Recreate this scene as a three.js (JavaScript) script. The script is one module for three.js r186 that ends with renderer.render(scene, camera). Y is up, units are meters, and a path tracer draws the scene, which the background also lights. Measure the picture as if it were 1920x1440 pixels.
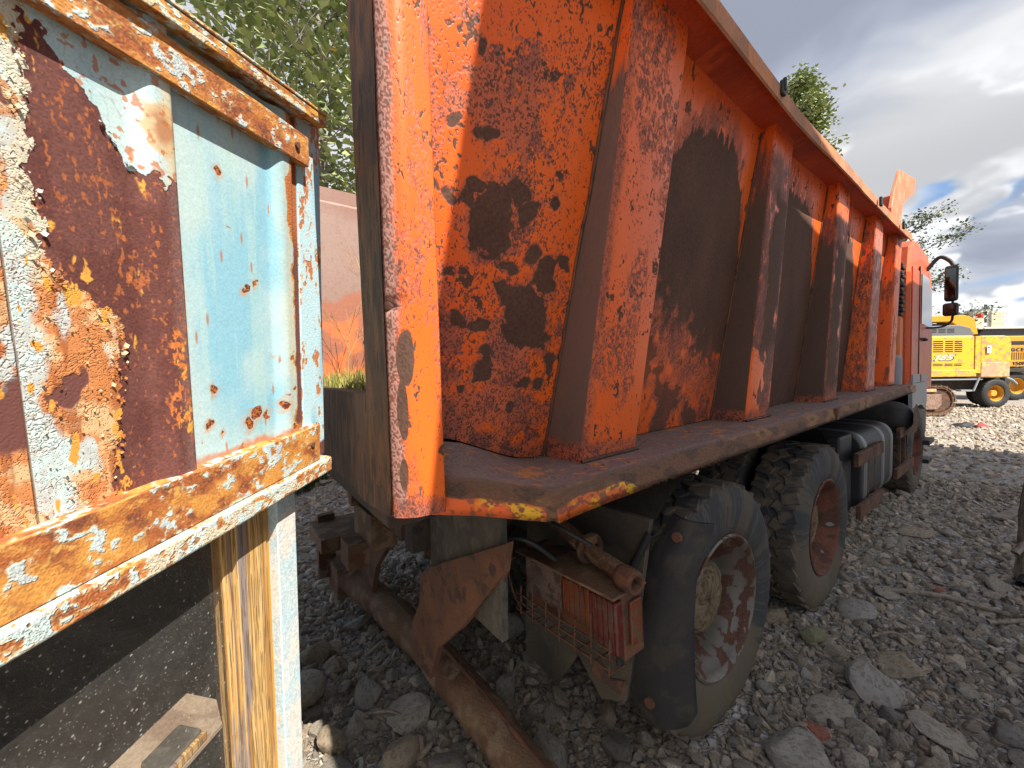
import * as THREE from 'three';
import { mergeGeometries, toCreasedNormals } from 'three/addons/utils/BufferGeometryUtils.js';
import { RoundedBoxGeometry } from 'three/addons/geometries/RoundedBoxGeometry.js';
import { FontLoader } from 'three/addons/loaders/FontLoader.js';
import { TextGeometry } from 'three/addons/geometries/TextGeometry.js';

// ------------------------------------------------------------------ camera, sky, sun, exposure
const scene = new THREE.Scene();
const camera = new THREE.PerspectiveCamera(89.21, 4 / 3, 0.03, 1500);
camera.position.set(0, 1.5, 0);
camera.rotation.order = 'YXZ';
camera.rotation.set(THREE.MathUtils.degToRad(-1.7), 0, -0.012);
const renderer = new THREE.WebGLRenderer({ antialias: true });
renderer.toneMapping = THREE.LinearToneMapping;
renderer.toneMappingExposure = 2.1;
renderer.shadowMap.enabled = true;
renderer.shadowMap.type = THREE.PCFSoftShadowMap;

// ---- noise
function rng(seed) { let a = seed >>> 0; return () => { a = (a + 0x6d2b79f5) | 0; let t = Math.imul(a ^ (a >>> 15), 1 | a); t = (t + Math.imul(t ^ (t >>> 7), 61 | t)) ^ t; return ((t ^ (t >>> 14)) >>> 0) / 4294967296; }; }
const PT = new Float32Array(4096); { const r = rng(77); for (let i = 0; i < 4096; i++) PT[i] = r(); }
const hash2 = (i, j) => PT[(Math.imul(i, 73856093) ^ Math.imul(j, 19349663) ^ ((i * 31 + j * 17) << 3)) & 4095];
function vn(x, y) {
  const i = Math.floor(x), j = Math.floor(y); let a = x - i, b = y - j;
  a = a * a * (3 - 2 * a); b = b * b * (3 - 2 * b);
  const p = hash2(i, j), q = hash2(i + 1, j), r = hash2(i, j + 1), s = hash2(i + 1, j + 1);
  return p + (q - p) * a + (r - p) * b + (p - q - r + s) * a * b;
}
function fbm(x, y, o = 4) { let s = 0, m = 0, w = 0.5; for (let k = 0; k < o; k++) { s += w * vn(x + k * 17.3, y + k * 9.1); m += w; w *= 0.5; x *= 2.03; y *= 2.03; } return s / m; }
const W = { f1: 0, f2: 0, id: 0, dx: 0, dy: 0 };
function worley(x, y) {
  const i = Math.floor(x), j = Math.floor(y); let f1 = 9, f2 = 9, id = 0, wx = 0, wy = 0;
  for (let a = -1; a < 2; a++) for (let b = -1; b < 2; b++) {
    const h = hash2(i + a, j + b), k = hash2(i + a + 311, j + b + 97), dx = i + a + h - x, dy = j + b + k - y, d = dx * dx + dy * dy;
    if (d < f1) { f2 = f1; f1 = d; id = hash2(i + a + 57, j + b + 211); wx = dx; wy = dy; } else if (d < f2) f2 = d;
  }
  W.f1 = Math.sqrt(f1); W.f2 = Math.sqrt(f2); W.id = id; W.dx = wx; W.dy = wy; return W;
}
const sm = (a, b, x) => { const t = Math.min(1, Math.max(0, (x - a) / (b - a))); return t * t * (3 - 2 * t); };
const lerp = (a, b, t) => a + (b - a) * t, clamp = (x, a = 0, b = 1) => Math.min(b, Math.max(a, x));
const mix3 = (o, c, t) => { o[0] += (c[0] - o[0]) * t; o[1] += (c[1] - o[1]) * t; o[2] += (c[2] - o[2]) * t; };
function table(xs, ys) { return (x) => { if (x <= xs[0]) return ys[0]; for (let i = 1; i < xs.length; i++) if (x <= xs[i]) { const t = (x - xs[i - 1]) / (xs[i] - xs[i - 1]); return lerp(ys[i - 1], ys[i], t); } return ys[ys.length - 1]; }; }

// ---- sky: broken grey cloud with white heads low down and gaps of blue
const SUN = new THREE.Vector3(0.430, 0.766, 0.478).normalize();
{
  const w = 2048, h = 1024, data = new Float32Array(w * h * 4), c = [0, 0, 0];
  const toward = (X, Y, Z) => new THREE.Vector3(X, Y, Z).normalize(), near = (v, x, y, z, k) => Math.exp(-(1 - (v.x * x + v.y * y + v.z * z)) * k);
  const dark = toward(1.02, 0.72, -1), dark2 = toward(0.72, 0.80, -1), white = toward(1.22, 0.60, -1), white2 = toward(1.14, 0.36, -1), gap = toward(1.10, 0.46, -1), gap2 = toward(1.30, 0.24, -1), white3 = toward(-0.5, 0.75, -1);
  for (let j = 0; j < h; j++) {
    const el = ((j + 0.5) / h - 0.5) * Math.PI, ce = Math.cos(el), se = Math.sin(el);
    for (let i = 0; i < w; i++) {
      const az = ((i + 0.5) / w - 0.5) * 2 * Math.PI, x = ce * Math.cos(az), z = ce * Math.sin(az), y = Math.max(se, 0);
      const t = 1 - Math.pow(1 - y, 2.2);
      c[0] = lerp(0.26, 0.07, t); c[1] = lerp(0.40, 0.20, t); c[2] = lerp(0.58, 0.48, t);
      const q = 1 / (y + 0.30), px = x * q, pz = z * q, r1 = px * 0.8 + pz * 0.6, r2 = pz * 0.8 - px * 0.6;
      const wx = fbm(px * 1.4 + 4, pz * 1.4, 4) - 0.5, wz = fbm(px * 1.4 - 7, pz * 1.4 + 3, 4) - 0.5;
      const G = near(gap, x, se, z, 110) + 0.9 * near(gap2, x, se, z, 60), D = near(dark, x, se, z, 26) + near(dark2, x, se, z, 26), L = near(white, x, se, z, 90) + near(white3, x, se, z, 20);
      const deck = fbm(r1 * 0.9 + wx * 1.1 + 2.4, r2 * 1.5 + wz * 1.1 + 8.1, 7);
      const cover = clamp(sm(0.38, 0.52, deck + 0.05 + 0.14 * D + 0.12 * L - 0.22 * G));
      const tone = fbm(r1 * 1.1 + 11 + wz * 1.2, r2 * 1.9 - 5 + wx * 1.2, 7) - 0.10 * D + 0.10 * L, b = 0.27 + 0.38 * sm(0.40, 0.70, tone), k = sm(0.30, 0.58, b);
      mix3(c, [b * lerp(0.88, 0.98, k), b * lerp(0.96, 0.99, k), b * lerp(1.16, 1.02, k)], cover * 0.97);
      // heaped cloud low down, bright on top and grey beneath
      const hx = Math.atan2(x, -z) * 5.5, hy = se * 11, hw = fbm(hx * 2.2, hy * 2.2, 4) - 0.5;
      const low = fbm(hx + hw * 0.7 + 3, hy + hw * 0.5 + 7, 7) + 0.10 * near(white2, x, se, z, 60) - 0.02 * G, above = fbm(hx + hw * 0.7 + 3, hy + 0.55 + hw * 0.5 + 7, 5);
      const heads = sm(0.495, 0.545, low) * sm(0.50, 0.34, se) * sm(-0.02, 0.05, se), hb = 0.42 + 0.40 * sm(0.64, 0.46, above);
      mix3(c, [hb * 0.985, hb, hb * 1.03], heads * 0.95);
      if (se < 0) { const k2 = sm(0, -0.1, se); mix3(c, [0.24, 0.22, 0.20], k2); }
      const cs = Math.max(0, x * SUN.x + se * SUN.y + z * SUN.z), glow = 0.70 + 0.32 * Math.pow(cs, 3);
      const o = (j * w + i) * 4; data[o] = c[0] * glow; data[o + 1] = c[1] * glow; data[o + 2] = c[2] * glow; data[o + 3] = 1;
    }
  }
  const sky = new THREE.DataTexture(data, w, h, THREE.RGBAFormat, THREE.FloatType);
  sky.mapping = THREE.EquirectangularReflectionMapping; sky.magFilter = THREE.LinearFilter; sky.needsUpdate = true;
  scene.background = sky; scene.environment = sky;
}
const sun = new THREE.DirectionalLight(new THREE.Color(1.0, 0.94, 0.84), 5.0);
sun.position.copy(SUN).multiplyScalar(60); sun.castShadow = true; sun.shadow.radius = 0.07;
sun.shadow.mapSize.set(4096, 4096); Object.assign(sun.shadow.camera, { left: -25, right: 25, top: 25, bottom: -25, near: 1, far: 150 });
scene.add(sun, sun.target);

// ------------------------------------------------------------------ helpers
const used = new Map();
const numbered = (n) => { const k = used.get(n) ?? 0; used.set(n, k + 1); return k ? `${n}_${String(k).padStart(3, '0')}` : n; };
function mesh(name, geo, mat, parent) { const m = new THREE.Mesh(geo, mat); m.name = name; m.castShadow = m.receiveShadow = true; if (parent) parent.add(m); return m; }
function thing(name, label, category, group) { const o = new THREE.Group(); o.name = numbered(name); o.userData = { label, category }; if (group) o.userData.group = group; scene.add(o); return o; }
function solo(name, geo, mat, label, category, group) { const m = mesh(numbered(name), geo, mat, scene); m.userData = { label, category }; if (group) m.userData.group = group; return m; }
// uv in metres from the dominant axis of each face
function metric(g, scale = 1) {
  g = g.index ? g.toNonIndexed() : g; const p = g.attributes.position, uv = new Float32Array(p.count * 2), a = new THREE.Vector3(), b = new THREE.Vector3(), c = new THREE.Vector3();
  for (let i = 0; i < p.count; i += 3) {
    a.fromBufferAttribute(p, i); b.fromBufferAttribute(p, i + 1); c.fromBufferAttribute(p, i + 2);
    const n = b.clone().sub(a).cross(c.clone().sub(a)), x = Math.abs(n.x), y = Math.abs(n.y), z = Math.abs(n.z);
    [a, b, c].forEach((q, k) => { const [s, t] = z >= x && z >= y ? [q.x, q.y] : x >= y ? [q.z, q.y] : [q.x, q.z]; uv[(i + k) * 2] = s * scale; uv[(i + k) * 2 + 1] = t * scale; });
  }
  g.setAttribute('uv', new THREE.BufferAttribute(uv, 2)); return g;
}
const keep = (g) => { for (const k of Object.keys(g.attributes)) if (!['position', 'normal', 'uv'].includes(k)) g.deleteAttribute(k); return g.index ? g.toNonIndexed() : g; };
const join = (list) => mergeGeometries(list.map(keep));
// a box from corner to corner with a small rounding
function bx(x0, x1, y0, y1, z0, z1, r = 0.004) {
  const w = Math.abs(x1 - x0), h = Math.abs(y1 - y0), d = Math.abs(z1 - z0), k = Math.min(r, w / 2.2, h / 2.2, d / 2.2);
  const g = k > 0 ? new RoundedBoxGeometry(w, h, d, 2, k) : new THREE.BoxGeometry(w, h, d);
  return metric(g.translate((x0 + x1) / 2, (y0 + y1) / 2, (z0 + z1) / 2));
}
function tube(pts, r, seg = 24, rad = 10, closed = false) { return metric(new THREE.TubeGeometry(new THREE.CatmullRomCurve3(pts.map((p) => new THREE.Vector3(...p)), closed), seg, r, rad, closed)); }
function bar(a, b, r, n = 10) { const A = new THREE.Vector3(...a), B = new THREE.Vector3(...b), L = A.distanceTo(B), g = new THREE.CylinderGeometry(r, r, L, n); g.applyQuaternion(new THREE.Quaternion().setFromUnitVectors(new THREE.Vector3(0, 1, 0), B.clone().sub(A).normalize())); g.translate((A.x + B.x) / 2, (A.y + B.y) / 2, (A.z + B.z) / 2); return metric(g); }
// surface from a function of two numbers in 0..1
function grid(nu, nv, fn) {
  const pos = [], uv = [], idx = [];
  for (let j = 0; j <= nv; j++) for (let i = 0; i <= nu; i++) { const [x, y, z, s, t] = fn(i / nu, j / nv); pos.push(x, y, z); uv.push(s, t); }
  for (let j = 0; j < nv; j++) for (let i = 0; i < nu; i++) { const a = j * (nu + 1) + i, b = a + 1, c = a + nu + 1, d = c + 1; idx.push(a, b, d, a, d, c); }
  const g = new THREE.BufferGeometry(); g.setAttribute('position', new THREE.Float32BufferAttribute(pos, 3)); g.setAttribute('uv', new THREE.Float32BufferAttribute(uv, 2)); g.setIndex(idx); g.computeVertexNormals(); return g;
}
// flat outline in x,y pushed out along z
function plate(pts, depth, bevel = 0.003) { const s = new THREE.Shape(pts.map((p) => new THREE.Vector2(...p))); return metric(new THREE.ExtrudeGeometry(s, { depth, bevelEnabled: bevel > 0, bevelSize: bevel, bevelThickness: bevel, bevelSegments: 1, curveSegments: 8 })); }

// ---- textures: fn(x, y, o) with x, y in 0..1 fills o = [r, g, b, height, roughness, metalness], colours linear
const ENC = new Uint8Array(4097); for (let i = 0; i <= 4096; i++) { const l = i / 4096; ENC[i] = Math.round(255 * (l <= 0.0031308 ? 12.92 * l : 1.055 * Math.pow(l, 1 / 2.4) - 0.055)); }
function texture(w, h, fn, wrap = true) {
  const col = new Uint8Array(w * h * 4), orm = new Uint8Array(w * h * 4), o = [0, 0, 0, 0.5, 0.8, 0];
  for (let j = 0; j < h; j++) for (let i = 0; i < w; i++) {
    o[3] = 0.5; o[4] = 0.8; o[5] = 0; fn((i + 0.5) / w, (j + 0.5) / h, o);
    const k = (j * w + i) * 4; for (let c = 0; c < 3; c++) col[k + c] = ENC[(clamp(o[c]) * 4096) | 0]; col[k + 3] = 255;
    for (let c = 0; c < 3; c++) orm[k + c] = (clamp(o[3 + c]) * 255) | 0; orm[k + 3] = 255;
  }
  const out = [col, orm].map((d, n) => { const t = new THREE.DataTexture(d, w, h); t.magFilter = THREE.LinearFilter; t.minFilter = THREE.LinearMipmapLinearFilter; t.generateMipmaps = true; t.wrapS = t.wrapT = wrap ? THREE.RepeatWrapping : THREE.ClampToEdgeWrapping; if (!n) t.colorSpace = THREE.SRGBColorSpace; t.needsUpdate = true; return t; });
  return out;
}
const lit = ([map, orm], bump, extra = {}) => new THREE.MeshPhysicalMaterial({ map, roughnessMap: orm, roughness: 1, metalnessMap: orm, metalness: 1, bumpMap: orm, bumpScale: bump, side: THREE.DoubleSide, ...extra });
const plain = (r, g, b, rough = 0.7, extra = {}) => new THREE.MeshPhysicalMaterial({ color: new THREE.Color().setRGB(r, g, b), roughness: rough, side: THREE.DoubleSide, ...extra });
// a 1 m tile: base colour mottled with two others
const reliefs = new Map();
function mottled(a, b, c, { size = 384, f = 9, fine = 70, rough = [0.75, 0.95], amt = 0.5, streak = 1 } = {}) {
  const key = [size, f, fine, rough, streak].join(), out = texture(size, size, (x, y, o) => {
    const u = x * 1, v = y * 1, P = (n) => [u, v].map((k) => k * n);
    const per = (n, k, oc) => { const s = sm(0, 1, x), t = sm(0, 1, y); const A = fbm(u * n * streak + k, v * n + k, oc), B = fbm((u - 1) * n * streak + k, v * n + k, oc), C = fbm(u * n * streak + k, (v - 1) * n + k, oc), D = fbm((u - 1) * n * streak + k, (v - 1) * n + k, oc); return lerp(lerp(A, B, s), lerp(C, D, s), t); };
    const n1 = per(f, 3, 4), n2 = per(f * 2.7, 13, 3), n3 = vn(u * fine * 4, v * fine * 4);
    o[0] = a[0]; o[1] = a[1]; o[2] = a[2]; mix3(o, b, sm(0.5 - amt * 0.2, 0.62, n1)); mix3(o, c, sm(0.52, 0.66, n2));
    const g = 0.78 + 0.44 * n3; o[0] *= g; o[1] *= g; o[2] *= g; o[3] = n1 * 0.4 + n2 * 0.3 + n3 * 0.3; o[4] = lerp(rough[0], rough[1], n2);
  });
  if (!reliefs.has(key)) reliefs.set(key, out[1]);       // alike patterns share their relief map
  out[1] = reliefs.get(key); return out;
}

// ------------------------------------------------------------------ shared materials
const ORANGE = [0.80, 0.128, 0.018], BARE = [0.058, 0.033, 0.022], MAUVE = [0.21, 0.085, 0.066], RUST = [0.26, 0.085, 0.028], DUST = [0.20, 0.135, 0.115];
const M = {};
M.rustDark = lit(mottled([0.085, 0.045, 0.028], [0.14, 0.062, 0.03], [0.05, 0.032, 0.026], { fine: 90 }), 0.004);
M.rustBrown = lit(mottled([0.105, 0.046, 0.025], [0.15, 0.062, 0.03], [0.055, 0.03, 0.02], { fine: 90 }), 0.006);
M.rustMud = lit(mottled([0.15, 0.085, 0.045], [0.10, 0.047, 0.024], [0.20, 0.13, 0.08], { f: 6, fine: 80 }), 0.012);
M.rearFace = lit(mottled([0.075, 0.040, 0.022], [0.13, 0.060, 0.026], [0.045, 0.03, 0.024], { f: 7, streak: 5, fine: 100 }), 0.003);
M.oldPaint = lit(mottled([0.07, 0.063, 0.05], [0.05, 0.04, 0.03], [0.095, 0.085, 0.068], { f: 6, streak: 2 }), 0.003);
M.rubber = lit(mottled([0.020, 0.020, 0.021], [0.028, 0.027, 0.026], [0.040, 0.036, 0.030], { f: 5, rough: [0.6, 0.85], amt: 0.2 }), 0.001);
M.blackPlate = lit(mottled([0.065, 0.056, 0.042], [0.11, 0.09, 0.062], [0.055, 0.048, 0.038], { f: 4, rough: [0.6, 0.9] }), 0.004);
M.chassis = lit(mottled([0.035, 0.028, 0.024], [0.06, 0.04, 0.03], [0.025, 0.022, 0.02]), 0.004);
M.boxRed = lit(mottled([0.50, 0.062, 0.014], [0.36, 0.048, 0.014], [0.58, 0.085, 0.018], { f: 5, rough: [0.42, 0.6] }), 0.002);
M.railTop = lit(mottled([0.47, 0.20, 0.10], [0.33, 0.15, 0.085], [0.55, 0.20, 0.07], { f: 6, fine: 110 }), 0.003);
M.cabPaint = lit(mottled([0.62, 0.10, 0.022], [0.55, 0.085, 0.022], [0.50, 0.12, 0.05], { f: 4, rough: [0.28, 0.5] }), 0.0005);
M.intake = plain(0.62, 0.15, 0.02, 0.45);
M.greyPlastic = plain(0.27, 0.28, 0.29, 0.5);
M.black = plain(0.018, 0.018, 0.019, 0.55);
M.glassDark = plain(0.012, 0.014, 0.016, 0.06, { clearcoat: 1, clearcoatRoughness: 0.03 });
M.chrome = plain(0.22, 0.22, 0.22, 0.45, { metalness: 0.6 });
M.redLens = lit(mottled([0.11, 0.012, 0.008], [0.085, 0.020, 0.014], [0.10, 0.052, 0.034], { f: 16, rough: [0.25, 0.6] }), 0.001);
M.amberLens = lit(mottled([0.19, 0.038, 0.009], [0.14, 0.036, 0.012], [0.12, 0.065, 0.036], { f: 16, rough: [0.25, 0.6] }), 0.001);
M.bolt = lit(mottled([0.13, 0.055, 0.03], [0.18, 0.08, 0.04], [0.08, 0.04, 0.025]), 0.002);

// ------------------------------------------------------------------ ground
const groundH = (x, z) => { const r = Math.hypot(x, z), k = sm(40, 8, r); return k * (0.05 * (fbm(x * 0.9 + 5, z * 0.9 + 2, 3) - 0.5) + 0.022 * (fbm(x * 5, z * 5 + 9, 3) - 0.5)) - 0.012 + 0.22 * Math.exp(-(((x + 2.1) / 0.9) ** 2 + ((z + 4.9) / 0.8) ** 2)); };
const gravelTex = texture(1024, 1024, (x, y, o) => {
  const k = x * 44, l = y * 44; let hgt = 0; worley(((k % 44) + 44) % 44, l); let e = W.f2 - W.f1, id = W.id; const st = sm(0.05, 0.35, e);
  worley(k * 2.6 + 7, l * 2.6); const st2 = sm(0.05, 0.4, W.f2 - W.f1), id2 = W.id, big = id > 0.45 ? 1 : 0;
  const tone = lerp(0.20 + 0.15 * id2, 0.24 + 0.22 * id, big * st), warm = hash2((id * 900) | 0, 3);
  const n = fbm(x * 60, y * 60, 3);
  const g = tone * (0.75 + 0.5 * n);
  o[0] = g * lerp(1.0, 1.1, warm); o[1] = g * 0.94; o[2] = g * lerp(0.88, 0.78, warm);
  mix3(o, [0.30, 0.25, 0.195], (1 - Math.max(st * big, st2 * 0.7)) * 0.75);
  o[3] = big * st * 0.7 + (1 - big * st) * st2 * 0.35 + n * 0.2; o[4] = 0.92;
});
{
  const N = 360, warp = (a) => 7 * a + 593 * Math.pow(Math.abs(a), 9) * Math.sign(a);
  const g = grid(N, N, (i, j) => { const x = warp(i * 2 - 1) + 0.6, z = -warp(j * 2 - 1) - 2.5; return [x, groundH(x, z), z, x / 2, z / 2]; });
  const m = mesh('ground', g, lit(gravelTex, 0.02), scene); m.userData = { kind: 'structure', label: 'grey rubble and gravel yard under the trucks', category: 'ground' };
}

// ------------------------------------------------------------------ the dump truck; its axes: x forward, y up, z out to its right side
const truck = thing('dump_truck', 'rusty orange dump truck with ribbed open body, parked rear end towards the viewer', 'truck');
truck.position.set(0.789, 0, -1.525); truck.rotation.y = THREE.MathUtils.degToRad(37.0);
const yb = (u) => 1.145 + 0.0236 * (u + 0.9);                                   // underside of the lower rail
const ribTopV = table([-1.3, -0.68, -0.41, 0.46, 0.74, 1.62, 1.9, 2.75, 3.03, 4], [0.10, 0.143, 0.125, 0.05, 0.034, 0.004, -0.004, -0.015, -0.02, -0.03]);
const ribTopY = table([-1.3, -0.41, 0.6, 1.75, 2.9, 4], [2.45, 2.505, 2.60, 2.69, 2.742, 2.78]);
const panTopV = table([-1.22, -1.12, -0.68, 0.46, 1.6, 2.75, 4], [0.02, 0.03, 0.10, -0.008, -0.06, -0.085, -0.10]);
const panBotY = (u) => yb(u) + 0.072 + (u < -0.72 ? 0.115 * sm(-0.72, -1.12, u) : 0);
const panel = (u, t) => { const d = 0.004 * (fbm(u * 2.2, t * 3 + 4, 3) - 0.5) * Math.sin(Math.PI * clamp(t)) * 4; return [u, lerp(panBotY(u), ribTopY(u) + 0.02 + 0.10 * sm(-0.7, -1.1, u), t), lerp(-0.237, panTopV(u) + 0.003, t) + d]; };
const RIBS = [[-0.68, -0.405], [0.46, 0.735], [1.64, 1.92], [2.74, 3.02], [3.62, 3.88]];

// paint and rust of the body's side, as a function of place on it (u forward, y up, in metres)
const SPOTS = [[-0.982, 1.902, 0.074, 0.118], [-0.837, 1.666, 0.09, 0.09], [-0.794, 1.592, 0.075, 0.045], [-0.999, 2.075, 0.033, 0.027], [-1.095, 2.082, 0.024, 0.022], [-1.043, 1.948, 0.021, 0.023], [-0.787, 1.774, 0.048, 0.066], [-0.727, 1.817, 0.03, 0.026], [-0.979, 1.634, 0.048, 0.022], [-0.664, 1.555, 0.029, 0.034], [-0.954, 1.513, 0.032, 0.042], [-0.804, 1.473, 0.03, 0.026], [-0.913, 1.723, 0.033, 0.03], [-1.039, 1.637, 0.022, 0.021], [-1.08, 1.755, 0.027, 0.012], [-1.035, 1.761, 0.022, 0.015], [-0.91, 1.981, 0.031, 0.036], [-0.792, 1.957, 0.027, 0.024], [-0.875, 1.938, 0.036, 0.032], [-0.951, 1.557, 0.025, 0.02], [-0.84, 1.384, 0.021, 0.023], [-0.75, 1.471, 0.027, 0.024], [-1.085, 1.937, 0.017, 0.022], [-1.05, 2.248, 0.016, 0.024], [-0.88, 1.633, 0.048, 0.026], [-0.717, 1.529, 0.027, 0.034], [-1.024, 1.976, 0.027, 0.02], [-0.948, 1.839, 0.051, 0.051], [-0.896, 1.788, 0.029, 0.027], [-0.836, 1.825, 0.027, 0.03], [-1.007, 1.455, 0.014, 0.015]];
function paint(o, u, y) {
  const a = fbm(u * 3, y * 3, 3), s = fbm(u * 34, y * 2.2, 3), g = 0.90 + 0.12 * a + 0.12 * (s - 0.5);
  o[0] = ORANGE[0] * g; o[1] = ORANGE[1] * g * (0.92 + 0.2 * a); o[2] = ORANGE[2] * g; o[3] = 0.62 + 0.02 * s; o[4] = 0.30 + 0.12 * a; 
}
function bare(o, u, y, k) { const n = fbm(u * 8, y * 5, 4), f = vn(u * 210, y * 210); const c = [0.068 + 0.050 * n, 0.034 + 0.022 * n, 0.023 + 0.012 * n]; const g = 0.75 + 0.5 * f; mix3(o, [c[0] * g, c[1] * g, c[2] * g], k); o[3] = lerp(o[3], 0.34 + 0.14 * f + 0.1 * n, k); o[4] = lerp(o[4], 0.88, k); }
function crust(o, u, y, k) { const f = 0.6 * vn(u * 370, y * 290) + 0.4 * vn(u * 160 + 5, y * 130), l = fbm(u * 24, y * 20, 3), c = [0.50, 0.115, 0.050]; mix3(c, [0.30, 0.090, 0.062], sm(0.40, 0.68, l)); mix3(c, [0.082, 0.040, 0.032], sm(0.50, 0.62, f + 0.2 * (l - 0.5))); mix3(o, c, k); o[3] = lerp(o[3], 0.55 + 0.4 * (f - 0.5), k); o[4] = lerp(o[4], 0.7, k); }
function specks(o, u, y, density) {
  const c = fbm(u * 11, y * 7, 4), n = 0.6 * vn(u * 350, y * 230) + 0.4 * vn(u * 150 + 7, y * 95), thr = 0.86 - 0.20 * density - 0.42 * (c - 0.45), k = sm(thr, thr + 0.07, n);
  if (k > 0) { mix3(o, [0.13, 0.046, 0.032], k * 0.9); o[3] -= 0.12 * k; o[4] = lerp(o[4], 0.75, k); }
  const wx = (fbm(u * 150 + 3, y * 110, 2) - 0.5) * 1.1, wy = (fbm(u * 150 + 9, y * 110, 2) - 0.5) * 1.1;
  worley(u * 42 + wx, y * 30 + wy); let q = W.id < density * 0.30 ? sm(0.06 + W.id * 0.9, 0.02 + W.id * 0.7, W.f1) : 0; if (q > 0) bare(o, u, y, q * 0.9);
  { const m = fbm(u * 7 + 2, y * 5 + 8, 3), vx = (fbm(u * 70, y * 60, 3) - 0.5) * 1.3, vy = (fbm(u * 70 + 33, y * 60, 3) - 0.5) * 1.3; worley(u * 23 + vx, y * 19 + vy); const r = 0.05 + 0.30 * hash2((W.id * 4096) | 0, 5) ** 1.5, g = W.id < density * (0.45 + 1.2 * (m - 0.45)) ? sm(r + 0.03, r - 0.03, W.f1) : 0; if (g > 0) { crust(o, u, y, sm(r + 0.10, r, W.f1)); bare(o, u, y, g * 0.95); } }
  worley(u * 90 + 9 + wx, y * 13 + wy * 0.4); q = W.id < density * 0.12 ? sm(0.16, 0.06, W.f1) : 0; if (q > 0) bare(o, u, y, q * 0.85);
}
const bareTop = [null, table([-0.25, -0.16, 0.0, 0.25, 0.36, 0.46], [2.24, 2.37, 2.42, 2.40, 2.30, 2.0]), table([0.74, 0.95, 1.3, 1.48, 1.64], [2.44, 2.48, 2.48, 2.36, 2.0]), table([1.92, 2.1, 2.45, 2.6, 2.74], [2.50, 2.56, 2.50, 2.30, 2.0])];
const bareBot = [null, table([-0.25, 0.14, 0.46], [1.80, 1.62, 1.56]), () => 0, () => 0];
function sideColour(o, u, y) {
  paint(o, u, y);
  const wu = 0.05 * (fbm(u * 16, y * 16, 4) - 0.5), wy = 0.05 * (fbm(u * 16 + 40, y * 16, 4) - 0.5), jag = 0.09 * (fbm(u * 44, y * 5, 3) - 0.5) + 0.05 * (fbm(u * 12, 3, 2) - 0.5);
  const i = u < -0.55 ? 0 : u < 0.6 ? 1 : u < 1.78 ? 2 : u < 2.88 ? 3 : 4;
  const cl = fbm(u * 4.2 + 3, y * 3.4 + 1, 4);
  let dens = i === 0 ? 0.55 + 1.2 * (cl - 0.45) : i === 4 ? 0.7 : 0.35;
  specks(o, u, y, dens);
  const mv = fbm(u * 9 + 5, y * 8 + 2, 5);
  if (i === 0) {
    let low = sm(1.86, 1.5, y) * sm(1.32, 1.42, y) * 0.10;
    const br = fbm(u * 30 + 4, y * 24, 4); crust(o, u, y, sm(0.50 - low, 0.58 - low, 0.55 * mv + 0.45 * br + 0.22 * (vn(u * 200, y * 160) - 0.5) - 0.06 * sm(-0.85, -0.62, u) - 0.05 * sm(2.1, 2.4, y)) * 0.9);
    crust(o, u, y, sm(0.055, 0.02, y + wy * 1.2 - panBotY(u) - 0.012) * 0.9);
    let d = 9; for (const [cx, cy, rx, ry] of SPOTS) { const e = Math.hypot((u + wu - cx) / rx, (y + wy * 1.2 - cy) / ry) * 1.28; if (e < d) d = e; }
    d += 0.8 * (fbm(u * 48, y * 44, 4) - 0.5);
    const rim = sm(1.5, 1.1, d); if (rim > 0) { crust(o, u, y, rim * 0.8); bare(o, u, y, sm(1.10, 1.02, d)); }
  } else if (i < 4) {
    const top = bareTop[i](u) + jag, bot = bareBot[i](u);
    const near = sm(top + 0.16, top, y) * sm(bot - 0.34, bot - 0.1, y);
    crust(o, u, y, near * sm(0.40, 0.56, fbm(u * 26, y * 14, 3) + 0.16 * near - 0.05) * 0.85);
    const dis = 0.7 * (fbm(u * 22, y * 16, 4) - 0.5);
    bare(o, u, y, sm(top + 0.008, top - 0.008, y) * sm(-0.05, 0.05, y - bot + dis * 0.42));
    if (i === 1) { crust(o, u, y, sm(0.50, 0.60, mv + 0.08) * sm(1.55, 1.35, y) * 0.9); bare(o, u, y, sm(0.56, 0.60, mv) * sm(1.9, 1.6, y) * 0.8); }
  } else { crust(o, u, y, sm(0.46, 0.54, fbm(u * 40, y * 13, 3)) * sm(2.62, 2.5, y + jag) * 0.85); }
}
const SU0 = -1.32, SU1 = 4.08, SY0 = 1.14, SY1 = 2.86;
const SUM = 0.6;
M.side = lit(texture(1536, 1152, (x, y, o) => sideColour(o, lerp(SU0, SUM, x), lerp(SY0, SY1, y)), false), 0.005, { specularIntensity: 0.7 });
M.sideFront = lit(texture(1536, 640, (x, y, o) => sideColour(o, lerp(SUM, SU1, x), lerp(SY0, SY1, y)), false), 0.005, { specularIntensity: 0.7 });
mesh('side_panel', grid(90, 44, (i, j) => { const u = lerp(-1.12 - 0.13 * j, SUM, i), [x, y, z] = panel(u, j); return [x, y, z, (u - SU0) / (SUM - SU0), (y - SY0) / (SY1 - SY0)]; }), M.side, truck);
mesh('side_panel', grid(120, 44, (i, j) => { const u = lerp(SUM, 3.93, i), [x, y, z] = panel(u, j); return [x, y, z, (u - SUM) / (SU1 - SUM), (y - SY0) / (SY1 - SY0)]; }), M.sideFront, truck);

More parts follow.
